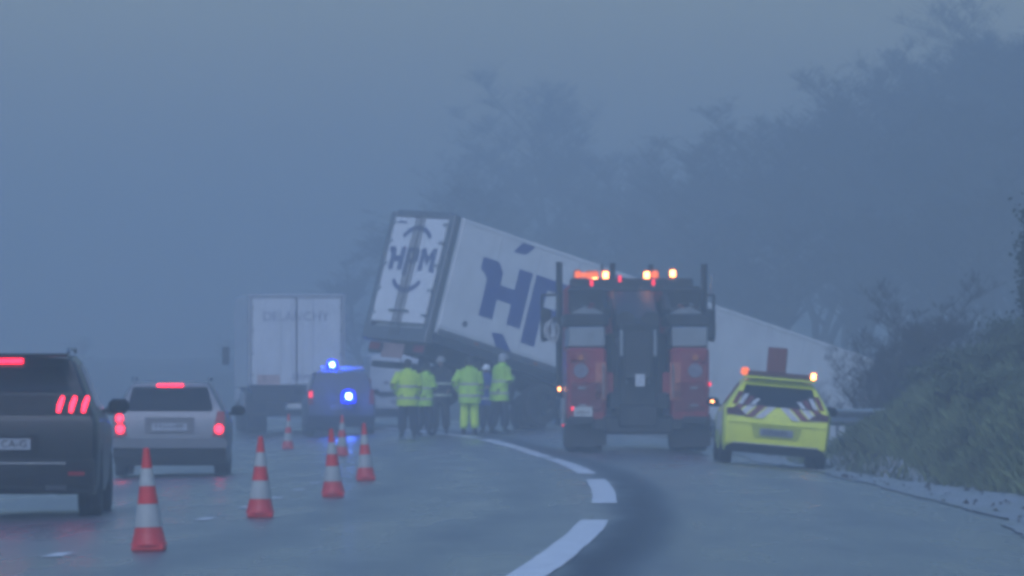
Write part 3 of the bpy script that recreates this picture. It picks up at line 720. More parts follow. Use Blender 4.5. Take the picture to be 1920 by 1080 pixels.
# ------------------------------------------------------------------ red heavy recovery truck
M['truck_red'] = mat('recovery truck red', (.36, .022, .030), .45, coat=.2, dirt=.7, dirtcol=(.10, .04, .04))
M['box_grey'] = mat('aluminium locker', (.33, .36, .38), .45, .45, dirt=.4)
M['refl_stripe'] = mat('orange reflective stripe', (.55, .16, .09), .45, var=.15, dirt=.35)
M['black_steel'] = mat('black steel', (.018, .019, .021), .5, dirt=.4, dirtcol=(.05, .05, .05))
tw = at(1197, 118); 
rec = empty('recovery_truck', tw, (0, 0, R(.55))); rec.scale = (1.035, 1, 1)
tag(rec, 'red heavy recovery truck with dark crane boom and a row of amber beacons', 'truck')
for s, a, b in ((-1, .56, 1.27), (1, .57, 1.27)):
    c, w = s * (a + b) / 2, b - a
    lk = MB().box((c, 2.25, 1.24), (w, 4.0, 1.36), ch=.05).build('locker_body', 'truck_red', rec)
    MB().box((c, .235, 1.02), (w - .16, .03, .52), ch=.01).build('rear_hatch', mat('hatch red', (.20, .018, .024), .45, dirt=.5, dirtcol=(.07, .03, .03)), lk)
    MB().cyl((s * 1.02, .245, 1.50), (s * 1.02, .225, 1.50), .13, n=22).build('round_emblem', mat('pale emblem', (.22, .20, .24), .5, var=.25, vscale=25), lk)
    MB().box((s * .665, .235, 1.30), (.19, .03, .70)).build('reflective_stripe', 'refl_stripe', lk)
    MB().box((c, 2.1, 2.12), (w - .04, 3.6, .38), ch=.03).build('top_locker', 'box_grey', rec)
    MB().box((c, 2.2, 2.44), (w + .1, 3.4, .22), ch=.03).build('deck_rail', 'black_steel', rec)
    MB().box((s * .88, 1.2, 2.60), (.55, .10, .12)).build('step_plate', 'box_grey', rec)
    MB().box((s * .85, 2.4, 2.84), (.70, .5, .5), ch=.04).build('winch_housing', 'black_steel', rec)
    for k, yy in enumerate((1.15, 2.5)):
        make_wheel(rec, (s * .94, yy, .52), .52, .66, 'lorry_frame', s, 8)
    make_wheel(rec, (s * 1.06, 6.6, .52), .52, .34, 'lorry_frame', s, 8)
    MB().box((s * .93, .42, .40), (.74, .03, .60)).build('mud_flap', 'rubber', rec)
    MB().box((s * 1.02, .22, .585), (.44, .06, .14), ch=.01).build('bumper_end', 'black_steel', rec)
    MB().box((s * .42, 3.5, .95), (.16, 7.2, .30)).build('chassis_rail', 'chassis', rec)
    MB().box((s * .46, .55, 1.26), (.26, .30, .42), ch=.03).build('winch_arm', 'truck_red', rec)
    # cab side mirrors with their arms
    mr = MB().box((s * 1.55, 6.9, 2.42), (.20, .16, .62), ch=.05).build('cab_mirror', 'black_steel', rec, True)
    MB().path([(s * 1.2, 7.0, 3.0), (s * 1.62, 6.95, 3.0), (s * 1.62, 6.95, 2.1), (s * 1.2, 7.0, 2.2)], .025).build('mirror_arm', 'black_steel', mr)
MB().box((-.98, .205, .72), (.33, .014, .22)).build('number_plate', 'plate', rec)
plate_marks(rec, -1.09, .195, .72, 5, .05, .06)
# crane: turntable, boom, folded underlift
MB().box((0, 2.6, 1.55), (1.1, 2.2, 1.3), ch=.05).build('crane_base', 'black_steel', rec)
rx = Matrix.Rotation(R(9), 3, 'X')
bm_ = MB().box((0, 2.9, 2.55), (.78, 5.0, .60), rot=rx, ch=.04).build('boom', 'black_steel', rec)
MB().box((0, .55, 2.22), (.60, .8, .46), rot=rx, ch=.03).build('boom_extension', 'black_steel', bm_)
for s in (-1, 1):
    MB().cyl((s * .22, .16, 2.42), (s * .22, .42, 2.42), .17, n=18).build('sheave', 'chassis', bm_)
    MB().cyl((s * .2, .2, 2.3), (s * .2, .30, 1.25), .012, n=6).build('winch_cable', 'steel', bm_)
ul = MB().box((0, .55, 1.28), (.92, .36, 1.75), ch=.05).build('underlift_column', 'black_steel', rec)
MB().box((0, .26, .66), (.72, .22, .42), ch=.04).build('underlift_head', 'black_steel', ul)
MB().box((0, .10, 1.78), (.50, .16, .9), ch=.03).build('folded_arm', 'chassis', ul)
MB().box((.03, .015, 1.32), (.17, .008, .23)).build('warning_label', mat('pale label', (.55, .58, .60), .5, var=.15, vscale=30), ul)
for s in (-1, 1):
    MB().box((s * .66, .34, .50), (.30, .20, .22), ch=.03).build('lifting_fork', 'black_steel', ul)
    MB().cyl((s * .36, .30, .7), (s * .36, .30, 2.0), .05, n=10).build('hydraulic_ram', 'chassis', ul)
MB().box((0, .45, .50), (1.25, .5, .36), ch=.05).build('stinger_box', 'black_steel', ul)
MB().cyl((-.9, 1.15, .52), (.9, 1.15, .52), .10).build('axle', 'chassis', rec)
MB().box((0, .9, .42), (.9, .8, .10)).build('underlift_tail', 'black_steel', rec)
cab = MB().box((0, 6.5, 2.05), (2.46, 2.1, 2.3), ch=.12).build('cab', 'truck_red', rec)
MB().box((0, 5.44, 2.75), (1.5, .03, .42)).build('cab_rear_window', 'glass', cab)
MB().box((0, 7.56, 2.4), (2.2, .03, .9)).build('windscreen', 'glass', cab)
MB().box((0, 5.2, 2.95), (1.1, .22, .24), ch=.03).build('roof_beam', 'truck_red', cab)
hb = MB().box((0, 4.55, 3.16), (2.28, .34, .24), ch=.03).build('light_gantry', 'black_steel', rec)
for s in (-1, 1): MB().cyl((s * 1.08, 4.55, 2.3), (s * 1.08, 4.55, 3.1), .045).build('gantry_leg', 'black_steel', hb)
MB().box((.02, 4.36, 3.0), (.85, .03, .14)).build('red_sign_strip', 'truck_red', hb)
for x, z, k in ((-1.0, 3.36, 2), (-.78, 3.34, 2), (-.68, 3.34, 1), (-.48, 3.35, 1), (.28, 3.35, 1), (.44, 3.36, 2), (.76, 3.38, 1)):
    bc = MB().lathe([(.075, -.09), (.08, -.05), (.075, .05), (.045, .09), (.001, .095)], (x, 4.5, z), 'z', 14).build('beacon', ('wlamp', 'amberoff', 'amberoff')[k], hb, True)
    if k == 1: MB().lathe([(.001, -.07), (.05, -.07), (.05, .05), (.001, .05)], (x, 4.43, z), 'z', 10).build('lit_lamp', 'amber', bc)
    if k == 2: MB().lathe([(.001, -.07), (.05, -.07), (.05, .05), (.001, .05)], (x, 4.43, z), 'z', 10).build('lit_lamp', 'amberdim', bc)
MB().box((-.78, 4.36, 3.34), (.34, .04, .10)).build('amber_strip', 'amberdim', hb)
for x, z in ((-.74, 3.19), (-.22, 3.27), (.40, 3.2)): MB().box((x, 4.355, z), (.05, .03, .12)).build('red_marker', 'bred2', hb)
MB().box((-.575, 4.35, 3.06), (.075, .03, .10)).build('work_lamp', mat('work lamp', (.8, .8, .8), .3, emit=(.8, .92, 1), es=2.0), hb)
MB().box((-.575, 4.353, 3.06), (.02, .034, .05)).build('lamp_grille', 'black_steel', hb)
for x, y, z0, z1, r in ((-1.33, 4.9, 1.0, 3.60, .06), (-.34, 4.8, 3.2, 3.58, .05), (.37, 4.8, 3.2, 3.55, .05), (1.36, 4.9, 1.0, 3.56, .06), (-.54, 4.7, 3.2, 3.55, .02)):
    MB().cyl((x, y, z0), (x, y, z1), r, n=12).build('exhaust_stack' if abs(x) > 1 else 'mast', 'black_steel', rec)
MB().cyl((1.57, 6.9, 3.0), (1.58, 6.9, 3.38), .02, n=8).build('chrome_aerial', 'chrome', rec)
MB().box((1.58, 6.9, 3.36), (.06, .06, .1), ch=.02).build('aerial_lamp', 'chrome', rec)
for k in range(3):
    hoses = MB()
    c0 = Vector((-1.45 - .05 * k, 4.2 + .1 * k, 2.28)); rr_ = .17 - .03 * k
    hoses.path([c0 + Vector((rr_ * math.cos(t) * .6, 0, rr_ * 1.3 * math.sin(t))) for t in np.linspace(0, 2 * math.pi, 17)], .022, 6)
    hoses.build('coiled_strap', mat('pale straps', (.45, .46, .46), .7, var=.2), rec)
MB().box((-1.40, 4.2, 2.5), (.14, .2, .08)).build('strap_hook', 'black_steel', rec)
for x, z, m, y in ((-1.34, 1.16, 'amber', 4.2), (-1.30, .50, 'bred2', 2.6), (1.285, 1.25, 'bred2', .24), (-1.17, .80, 'bred2', .205), (1.15, .86, 'lred', .205)):
    MB().box((x, y, z), (.04, .03, .07), ch=.01).build('marker_lamp', m, rec)
for s in (-1, 1):
    MB().path([(s * .62, .22, 1.0), (s * .62, .17, 1.02), (s * .62, .17, 1.6), (s * .62, .22, 1.62)], .014, 6).build('grab_rail', 'steel', rec)
    for z in (.86, 1.18): MB().box((s * 1.0, .20, z), (.14, .03, .03)).build('hatch_handle', 'steel', rec)
    MB().lathe([(.001, -.02), (.055, -.02), (.06, .02), (.001, .02)], (s * 1.16, .20, 1.74), 'y', 14).build('rear_lamp', 'lred', rec)
    MB().lathe([(.001, -.02), (.055, -.02), (.06, .02), (.001, .02)], (s * 1.02, .20, 1.74), 'y', 14).build('rear_lamp', 'amberoff', rec)
    MB().path([(s * .5, 1.0, 2.56), (s * .9, .9, 2.74), (s * 1.2, 1.0, 2.58)], .02, 6).build('air_hose', 'rubber', rec)
    MB().box((s * .30, .03, 2.0), (.07, .10, .5), ch=.02).build('arm_hinge', 'box_grey', ul)
    MB().cyl((s * .55, .3, 2.62), (s * .55, 2.8, 3.02), .045, n=10).build('boom_ram', 'chassis', bm_)
for k, x in enumerate((-.95, -.8, .82, 1.0, 1.12)): MB().box((x, 1.5 + .2 * k, 2.64), (.11, .3, .2 + .05 * (k % 2)), ch=.03).build('fuel_can' if k % 2 else 'wheel_chock', ('box_grey', 'truck_red', 'refl_stripe')[k % 3], rec)
MB().path([(-1.2, 2.0, 2.98), (-1.2, 1.95, 3.02), (1.2, 1.95, 3.02), (1.2, 2.0, 2.98)], .03, 8).build('cross_bar', 'black_steel', rec)
for x in (-.3, .28): MB().cyl((x, .5, 2.35), (x * .6, 4.4, 3.1), .014, n=6).build('winch_cable', 'steel', bm_)
MB().box((-1.30, 3.1, .74), (.05, 1.6, .5)).build('side_tank', 'box_grey', rec)

# ------------------------------------------------------------------ dark blue patrol car with blue beacons, white van
M['patrol_blue'] = mat('patrol grey paint', (.11, .12, .14), .6, dirt=.4, dirtcol=(.08, .08, .08))
P = dict(L=4.2, W=1.72, H=1.60, floor=.22, roofw=.76, wheel_r=.33, wheel_y=(.75, 3.35), tyre_w=.2,
         rear_z=[.22, .34, .62, .92, 1.02, 1.27, 1.51, 1.60], rear_y=[.12, .03, 0, .02, .04, .10, .20, .24],
         top=[(0, 1.58), (.6, 1.60), (2.2, 1.60), (2.6, 1.52), (3.2, 1.08), (3.9, .96), (4.2, .75)],
         belt=[(0, 1.02), (2.4, 1.0), (3.2, .98), (3.9, .86), (4.2, .66)],
         side_windows=((.45, 1.0), (1.06, 1.8), (1.87, 2.75)), screen=(2.6, 3.15), mirror=(2.7, 1.08), mirror_mat='plastic')
pol, pt, ro, body = car('patrol_car', P, 'patrol_blue', at(640, 158), R(4.0))
tag(pol, 'grey patrol car with flashing blue beacons beside the white box lorry', 'car')
pt('rear_window', [(-.62, 1.05), (.62, 1.05), (.56, 1.48), (-.56, 1.48)], mat('haze-toned glass', (.10, .11, .12), .3, spec=.3), .014)  # grey, not dark: the haze over the window is put into its colour
for s in (-1, 1):
    tl = pt('tail_light', [(s * a, b) for a, b in ((.68, .78), (.82, .78), (.81, 1.15), (.70, 1.15))], 'lred', .02)
    if s < 0: pt('light_lens', rect(-.80, -.71, .95, 1.1), 'bred2', .028, parent=tl)
pl = pt('number_plate', rect(-.26, .26, .66, .77), 'platedark', .02); plate_marks(pl, -.19, ro(.715) - .024, .715)
pt('rear_bumper', [(-.82, .25), (.82, .25), (.83, .5), (-.83, .5)], 'plastic', .04, .05)
lb = MB().box((.05, .8, 1.67), (1.1, .28, .09), ch=.03).build('light_bar', mat('light bar white', (.5, .52, .55), .4, dirt=.2), pol)
def blue_beacon(parent, x, y, z, r, e):
    b = MB().lathe([(.001, -r * .9), (r, -r * .9), (r, r * .3), (r * .75, r * .8), (.001, r)], (x, y, z), 'z', 16).build('blue_beacon', 'bluelens', parent, True)
    MB().lathe([(.001, -r * .5), (r * .42, -r * .3), (r * .42, r * .3), (.001, r * .5)], (x, y - r * .75, z), 'z', 10).build('lit_lamp', 'blue', b)
    l = bpy.data.lights.new('beacon_light', 'POINT'); l.energy = e; l.color = (.02, .08, 1); l.shadow_soft_size = .05
    lo_ = bpy.data.objects.new('beacon_light', l); C.objects.link(lo_); lo_.parent = b; lo_.location = (x, y - r * 1.6, z)
blue_beacon(lb, -.20, .62, 1.76, .14, 110)
tb = pt('beacon_mount', rect(.05, .29, .84, .90), 'plastic', .05, .05)
blue_beacon(tb, .17, -.14, .98, .18, 30)

M['van_white'] = mat('van white paint', (.66, .69, .72), .38, coat=.3, dirt=.45, dirtcol=(.28, .28, .28))
P = dict(L=4.9, W=1.92, H=1.96, floor=.24, roofw=.86, wheel_r=.33, wheel_y=(.95, 3.95), tyre_w=.21,
         rear_z=[.24, .36, .70, 1.02, 1.12, 1.52, 1.9, 1.96], rear_y=[.08, .02, 0, .01, .02, .05, .09, .12],
         top=[(0, 1.95), (3.0, 1.96), (3.3, 1.90), (4.1, 1.2), (4.6, 1.02), (4.9, .8)],
         belt=[(0, 1.12), (3.6, 1.08), (4.2, 1.02), (4.7, .92), (4.9, .7)],
         side_windows=((3.0, 3.6),), screen=(3.35, 4.05), mirror=(3.5, 1.25), mirror_mat='plastic')
van, pt, ro, body = car('white_van', P, 'van_white', at(752, 171), R(4.5))
tag(van, 'white panel van seen under the tail of the tipped semi-trailer', 'van')
for s in (-1, 1):
    tl = pt('tail_light', [(s * a, b) for a, b in ((.80, .70), (.92, .70), (.90, 1.3), (.80, 1.3))], 'lred', .02)
    if s < 0: pt('light_lens', rect(-.90, -.82, 1.0, 1.16), 'bred2', .028, parent=tl)
    pt('rear_door', rect(*sorted((s * .02, s * .78)), .56, 1.80), 'van_white', .014, .012)
    MB().box((s * .4, .0, 1.2), (.12, .02, .03)).build('door_handle', 'plastic', van)
pt('plate_panel', rect(-.62, .25, .82, .95), 'plastic', .024, .014)
pt('number_plate', rect(-.26, .26, .62, .73), 'platedark', .024, .014)
pt('rear_bumper', [(-.93, .28), (.93, .28), (.94, .50), (-.94, .50)], 'plastic', .05, .06)
MB().box((0, .02, 1.18), (.02, .02, 1.3)).build('door_gap', 'rubber', van)

# ------------------------------------------------------------------ people
M['skin'] = mat('skin', (.42, .27, .21), .55)
M['hivis'] = mat('hi-vis yellow fabric', (.66, .98, .06), .7, var=.18, vscale=7, bump=1.0, bscale=9)
M['hivis_dull'] = mat('hi-vis yellow fabric, soaked', (.50, .80, .09), .75, var=.25, vscale=7, bump=1.0, bscale=9)
M['navy'] = mat('navy cloth', (.022, .028, .05), .8, var=.2, bump=.4, bscale=18)
M['darkcloth'] = mat('dark cloth', (.028, .028, .032), .8, var=.2, bump=.4, bscale=18)
M['royal'] = mat('blue cloth', (.03, .06, .24), .75, var=.2, bump=.4, bscale=18)
M['band'] = mat('reflective band', (.50, .55, .42), .45, .1)
M['boot'] = mat('boot leather', (.02, .02, .02), .6)
M['hair'] = mat('dark hair', (.025, .02, .016), .7)
M['helmet_white'] = mat('white cap', (.85, .87, .85), .4)
def skinmesh(name, verts, edges, rad, m, parent, sub=1, root=0):
    me = bpy.data.meshes.new(name); me.from_pydata([tuple(v) for v in verts], edges, [])
    me.materials.append(M[m]); o = bpy.data.objects.new(name, me); C.objects.link(o); o.parent = parent
    md = o.modifiers.new('skin', 'SKIN'); md.use_smooth_shade = True; md.branch_smoothing = .6
    if not me.skin_vertices:
        bm = bmesh.new(); bm.from_mesh(me); bm.verts.layers.skin.verify(); bm.to_mesh(me); bm.free()
    for i, sv in enumerate(me.skin_vertices[0].data):
        r = rad[i]; sv.radius = r if isinstance(r, tuple) else (r, r); sv.use_root = (i == root)
    s = o.modifiers.new('sub', 'SUBSURF'); s.levels = sub; s.render_levels = sub
    return o
def person(px, D, h, face, top, legs, head, label, arms, lean=0.0, twist=0.0, stance=.11):
    g = at(px, D); k = h / 1.78
    root = empty('person', g, (0, 0, R(face))); root.scale = (k, k, k)
    tag(root, label, 'person', 'people beside the crashed trailer')
    ln = math.tan(R(lean))
    J = dict(pelvis=(0, 0, .96), waist=(0, .01 + ln * .12, 1.10), chest=(0, ln * .36, 1.33), neck=(0, .01 + ln * .54, 1.50),
             hb=(0, .025 + ln * .6, 1.57), hm=(0, .03 + ln * .66, 1.66), ht=(0, .015 + ln * .70, 1.75), nose=(0, .125 + ln * .66, 1.645), chin=(0, .09 + ln * .62, 1.575))
    V, E, Rr = [], [], []; ix = {}
    def v(n, p, r): ix[n] = len(V); V.append(Vector(p)); Rr.append(r); return ix[n]
    def e(a, b): E.append((ix[a], ix[b]))
    v('pelvis', J['pelvis'], (.155, .11)); v('waist', J['waist'], (.145, .105)); v('chest', J['chest'], (.165, .115)); v('neck', J['neck'], .058)
    v('hb', J['hb'], (.062, .075)); v('hm', J['hm'], (.078, .098)); v('ht', J['ht'], (.055, .07)); v('nose', J['nose'], .014); v('chin', J['chin'], .03)
    for a, b in (('pelvis', 'waist'), ('waist', 'chest'), ('chest', 'neck'), ('neck', 'hb'), ('hb', 'hm'), ('hm', 'ht'), ('hm', 'nose'), ('hb', 'chin')): e(a, b)
    A = {}
    for s, nm in ((-1, 'l'), (1, 'r')):
        v('ear' + nm, (s * .085, .02 + ln * .66, 1.655), .016); e('hm', 'ear' + nm)
        sh = Vector((s * .195, ln * .46, 1.44)); el = sh + Vector((s * arms[nm][0][0], *arms[nm][0][1:])); wr = el + Vector((s * arms[nm][1][0], *arms[nm][1][1:]))
        d = (wr - el).normalized(); pm = wr + d * .07
        A[nm] = (sh, el, wr)
        v('sh' + nm, sh, .062); v('el' + nm, el, .042); v('wr' + nm, wr, (.028, .024)); v('pm' + nm, pm, (.036, .02))
        e('chest', 'sh' + nm); e('sh' + nm, 'el' + nm); e('el' + nm, 'wr' + nm); e('wr' + nm, 'pm' + nm)
        side = d.cross(Vector((s, 0, 0))); side = side.normalized() if side.length > .1 else Vector((0, 1, 0))
        inn = side.cross(d).normalized()
        for q, (off, L) in enumerate(((-.030, .062), (-.010, .074), (.010, .080), (.030, .070))):
            b0 = pm + side * off + d * .01; b1 = b0 + d * L * .55 + inn * .008 * -s; b2 = b1 + d * L * .4 + inn * .022 * -s
            v(f'f{q}a' + nm, b0, .0095); v(f'f{q}b' + nm, b1, .009); v(f'f{q}c' + nm, b2, .0075)
            e('pm' + nm, f'f{q}a' + nm); e(f'f{q}a' + nm, f'f{q}b' + nm); e(f'f{q}b' + nm, f'f{q}c' + nm)
        t0 = wr + d * .03 + side * .034; t1 = t0 + d * .035 + side * .022
        v('ta' + nm, t0, .011); v('tb' + nm, t1, .009); e('wr' + nm, 'ta' + nm); e('ta' + nm, 'tb' + nm)
        hx = s * .095; kx = s * (.06 + stance * .4); ax = s * stance
        st = twist * s
        v('hip' + nm, (hx, 0, .90), (.088, .095)); v('kn' + nm, (kx, .03 + st * .5, .50), .058); v('an' + nm, (ax, -.02 + st, .09), .04); v('to' + nm, (ax + s * .02, .13 + st, .035), (.04, .03))
        e('pelvis', 'hip' + nm); e('hip' + nm, 'kn' + nm); e('kn' + nm, 'an' + nm); e('an' + nm, 'to' + nm)
    skinmesh('body', V, E, Rr, 'skin', root)
    # clothes follow the body
    def sub(names, edges, rad, nm, m, extra=0):
        mp = {n: i for i, n in enumerate(names)}
        return skinmesh(nm, [V[ix[n]] for n in names], [(mp[a], mp[b]) for a, b in edges], rad, m, root, 1)
    cn = ['waist', 'pelvis', 'chest', 'neck', 'shl', 'ell', 'wrl', 'shr', 'elr', 'wrr']
    q = MB(); nr = 22; rings = ((.72, .240, .185), (.76, .252, .195), (.95, .250, .192), (1.12, .222, .165), (1.28, .232, .165), (1.39, .235, .150), (1.45, .205, .130), (1.49, .135, .105), (1.525, .088, .090), (1.57, .092, .096))
    rg = random.Random(px)
    for zz, ra, rb in rings:
        for k_ in range(nr):
            a = 2 * math.pi * k_ / nr; w_ = 1 + .05 * math.sin(3 * a + zz * 9 + px) + rg.uniform(-.02, .02)
            q.v.append((ra * math.cos(a) * w_, rb * math.sin(a) * w_ + ln * max(0, zz - .96), zz))
    for i_ in range(len(rings) - 1):
        for k_ in range(nr): q.f.append((i_ * nr + k_, i_ * nr + (k_ + 1) % nr, (i_ + 1) * nr + (k_ + 1) % nr, (i_ + 1) * nr + k_))
    for nm in 'lr':
        sh_, el_, wr_ = A[nm]
        pts_ = [(sh_.lerp(Vector((0, sh_.y, sh_.z)), .25) + Vector((0, 0, -.02)), .095), (sh_, .098), (sh_.lerp(el_, .5), .086), (el_, .078), (el_.lerp(wr_, .5), .070), (wr_, .056)]
        for (a_, r_a), (b_, r_b) in zip(pts_[:-1], pts_[1:]): q.cyl(a_, b_, r_a, r_b, 12, cap=False)
    jk = q.build('jacket', top, root, True)
    for zz, rx_, ry_ in ((.90, .262, .204), (1.16, .236, .178)):
        q = MB(); cy_ = ln * max(0, zz - .96)
        q.lathe([(1, -.027), (1.02, 0), (1, .027)], (0, 0, 0), 'z', 28)
        q.v = [(x * rx_, y * ry_ + cy_, zz + z) for x, y, z in q.v]
        q.build('reflective_band', 'band', jk, True)
    for nm in 'lr':
        _, el, wr = A[nm]; m_ = el.lerp(wr, .45)
        dd = (wr - el).normalized() * .024
        MB().cyl(m_ - dd, m_ + dd, .080, n=14, cap=False).build('reflective_band', 'band', jk, True)
    tr = skinmesh('trousers', [V[ix['pelvis']], V[ix['hipl']], V[ix['knl']], V[ix['anl']] + Vector((0, 0, .03)), V[ix['hipr']], V[ix['knr']], V[ix['anr']] + Vector((0, 0, .03))],
                  [(0, 1), (1, 2), (2, 3), (0, 4), (4, 5), (5, 6)], [(.165, .125), .118, .112, .105, .118, .112, .105], legs, root)
    for nm in 'lr':
        if legs.startswith('hivis'):
            for zz in (.26, .40):
                a = V[ix['kn' + nm]].lerp(V[ix['an' + nm]], (.50 - zz) / .41)
                MB().cyl(a - Vector((0, 0, .025)), a + Vector((0, 0, .025)), .088, n=14, cap=False).build('reflective_band', 'band', tr, True)
        an, to = V[ix['an' + nm]], V[ix['to' + nm]]
        skinmesh('boot', [an + Vector((0, 0, .12)), an + Vector((0, 0, -.02)), to + Vector((0, .02, .01))], [(0, 1), (1, 2)], [.058, (.058, .06), (.05, .04)], 'boot', root)
    hc = V[ix['hm']]
    if head in ('hair', 'cap_white', 'hood', 'helmet_dull'):
        n_ = 18; pr = [(.001, .118), (.05, .108), (.082, .075), (.098, .03), (.101, -.015)] + ([(.100, -.06)] if head == 'hood' else [])
        q = MB().lathe(pr, (0, 0, 0), 'z', n_); sc_ = 1.08 if head != 'hair' else 1.0
        q.v = [(x * sc_ * .95, y * sc_ * 1.12 - .012, z * sc_) for x, y, z in q.v]
        if head != 'hood' : q.v = [(x, y, z - (.05 if y < -.02 and z < .02 else 0)) for x, y, z in q.v]
        q.v = [(x + hc.x, y + hc.y, z + hc.z) for x, y, z in q.v]
        q.build({'hair': 'hair', 'cap_white': 'helmet', 'hood': 'hood', 'helmet_dull': 'helmet'}[head], {'hair': 'hair', 'cap_white': 'helmet_white', 'hood': top, 'helmet_dull': mat('pale dull helmet', (.35, .37, .38), .5)}[head], root, True)
    for s in (-1, 1):
        MB().lathe([(.001, -.011), (.009, -.006), (.009, .006), (.001, .011)], hc + Vector((s * .034, .088, .012)), 'z', 8).build('eye', mat('eye', (.05, .04, .04), .3), root, True)
    return root
DOWN = dict(l=((.06, -.02, -.28), (.01, .06, -.26)), r=((.06, -.02, -.28), (.01, .06, -.26)))
FOLD = dict(l=((.07, .02, -.27), (-.14, .20, .02)), r=((.07, .02, -.27), (-.14, .20, .06)))
POINT = dict(l=((.07, -.02, -.27), (-.05, .16, -.16)), r=((.12, .10, -.20), (.10, .20, -.02)))
HIP = dict(l=((.15, -.06, -.24), (-.10, .12, -.20)), r=((.06, .0, -.28), (.0, .12, -.24)))
person(765, 146.5, 1.82, 8, 'hivis', 'navy', 'hair', 'worker in bright yellow jacket and dark trousers, back turned, beside the white van', HIP, stance=.14)
person(795, 148.5, 1.72, -48, 'hivis_dull', 'navy', 'hair', 'worker in dull yellow jacket standing against a brighter yellow jacket', FOLD, lean=6, twist=.08)
person(826, 150.2, 1.84, 170, 'darkcloth', 'darkcloth', 'helmet_dull', 'person in all dark clothing between yellow-jacketed workers', POINT, twist=.12, lean=-2)
person(880, 145.5, 1.80, -6, 'hivis_dull', 'hivis', 'hair', 'worker in yellow jacket and bright yellow trousers, back turned', HIP, lean=2, stance=.13)
person(913, 148.0, 1.60, 165, 'royal', 'navy', 'cap_white', 'person in blue jacket and white helmet beside the yellow-trousered worker', FOLD, lean=4)
person(936, 146.2, 1.84, -55, 'hivis_dull', 'navy', 'helmet_dull', 'worker in yellow jacket leaning and turned towards the recovery truck', FOLD, lean=8, twist=.1)

# ------------------------------------------------------------------ guardrail
gr = empty('guardrail', (0, 0, 0))
gp = []
for px, D in ((1480, 128), (1530, 122), (1570, 117), (1610, 113.5), (1650, 110), (1695, 106.5), (1740, 103)):
    s = scl(D); gp.append(Vector(((px - 960) / s, D, HC - 31 / s)))
gr.location = (gp[0].x, gp[0].y, float(zland(gp[0].x, gp[0].y)))
tag(gr, 'galvanised steel guardrail on the verge behind the yellow patrol car', 'guardrail')
W_ = [(0, 0), (.02, .0), (.075, -.05), (.075, -.095), (.01, -.14), (.01, -.17), (.075, -.215), (.075, -.26), (.02, -.31), (0, -.31), (-.005, -.31), (.06, -.262), (.06, -.217), (-.005, -.17), (-.005, -.14), (.06, -.093), (.06, -.052), (0, -.006)]
for a, b in zip(gp[:-1], gp[1:]):
    d = (b - a); nrm = Vector((-d.y, d.x, 0)).normalized()
    if nrm.y > 0: nrm = -nrm
    q = MB(); n_ = len(W_); o = gr.location
    vs = [a - o + nrm * x + Vector((0, 0, z)) for x, z in W_] + [b - o + nrm * x + Vector((0, 0, z)) for x, z in W_]
    q.add(vs, [(i, (i + 1) % n_, n_ + (i + 1) % n_, n_ + i) for i in range(n_)]); q.build('rail_beam', 'steel', gr)
for a in gp:
    zb = float(zland(a.x, a.y)) - .3
    MB().box((a.x - gr.location.x, a.y - gr.location.y + .06, (a.z + zb) / 2 - gr.location.z), (.06, .10, a.z - zb - .04)).build('post', 'steel', gr)

# ------------------------------------------------------------------ vegetation
def tubes(segs, n):
    S = np.array(segs, float)                       # ax ay az bx by bz r0 r1
    a, b, r0, r1 = S[:, :3], S[:, 3:6], S[:, 6], S[:, 7]
    d = b - a; d /= np.linalg.norm(d, axis=1, keepdims=True) + 1e-9
    t = np.where(np.abs(d[:, 2:3]) < .9, np.array([[0, 0, 1.]]), np.array([[1., 0, 0]]))
    p = np.cross(d, t); p /= np.linalg.norm(p, axis=1, keepdims=True); q = np.cross(d, p)
    V = []
    for c, r in ((a, r0), (b, r1)):
        for i in range(n):
            an = 2 * math.pi * i / n
            V.append(c + p * (r * math.cos(an))[:, None] + q * (r * math.sin(an))[:, None])
    V = np.stack(V, 1); m = len(S)
    base = np.arange(m)[:, None] * 2 * n
    Fs = np.concatenate([np.stack([base[:, 0] + i, base[:, 0] + (i + 1) % n, base[:, 0] + n + (i + 1) % n, base[:, 0] + n + i], 1) for i in range(n)])
    return V.reshape(-1, 3), Fs
def mesh_np(name, V, Fs):
    me = bpy.data.meshes.new(name); me.vertices.add(len(V)); me.vertices.foreach_set('co', V.astype(np.float32).ravel())
    k = Fs.shape[1]; me.loops.add(Fs.size); me.loops.foreach_set('vertex_index', Fs.astype(np.int32).ravel())
    me.polygons.add(len(Fs)); me.polygons.foreach_set('loop_start', np.arange(0, Fs.size, k, dtype=np.int32))
    try: me.polygons.foreach_set('loop_total', np.full(len(Fs), k, np.int32))
    except Exception: pass
    me.update(); me.validate(); return me
def leafcards(P_, size, r):
    n = len(P_); a = r.normal(size=(n, 3)); a /= np.linalg.norm(a, axis=1, keepdims=True)
    b = np.cross(a, r.normal(size=(n, 3))); b /= np.linalg.norm(b, axis=1, keepdims=True)
    s = size * r.uniform(.6, 1.4, (n, 1))
    V = np.stack([P_ - a * s, P_ + b * s * .5, P_ + a * s, P_ - b * s * .5], 1).reshape(-1, 3)
    return V, np.arange(4 * n).reshape(-1, 4)
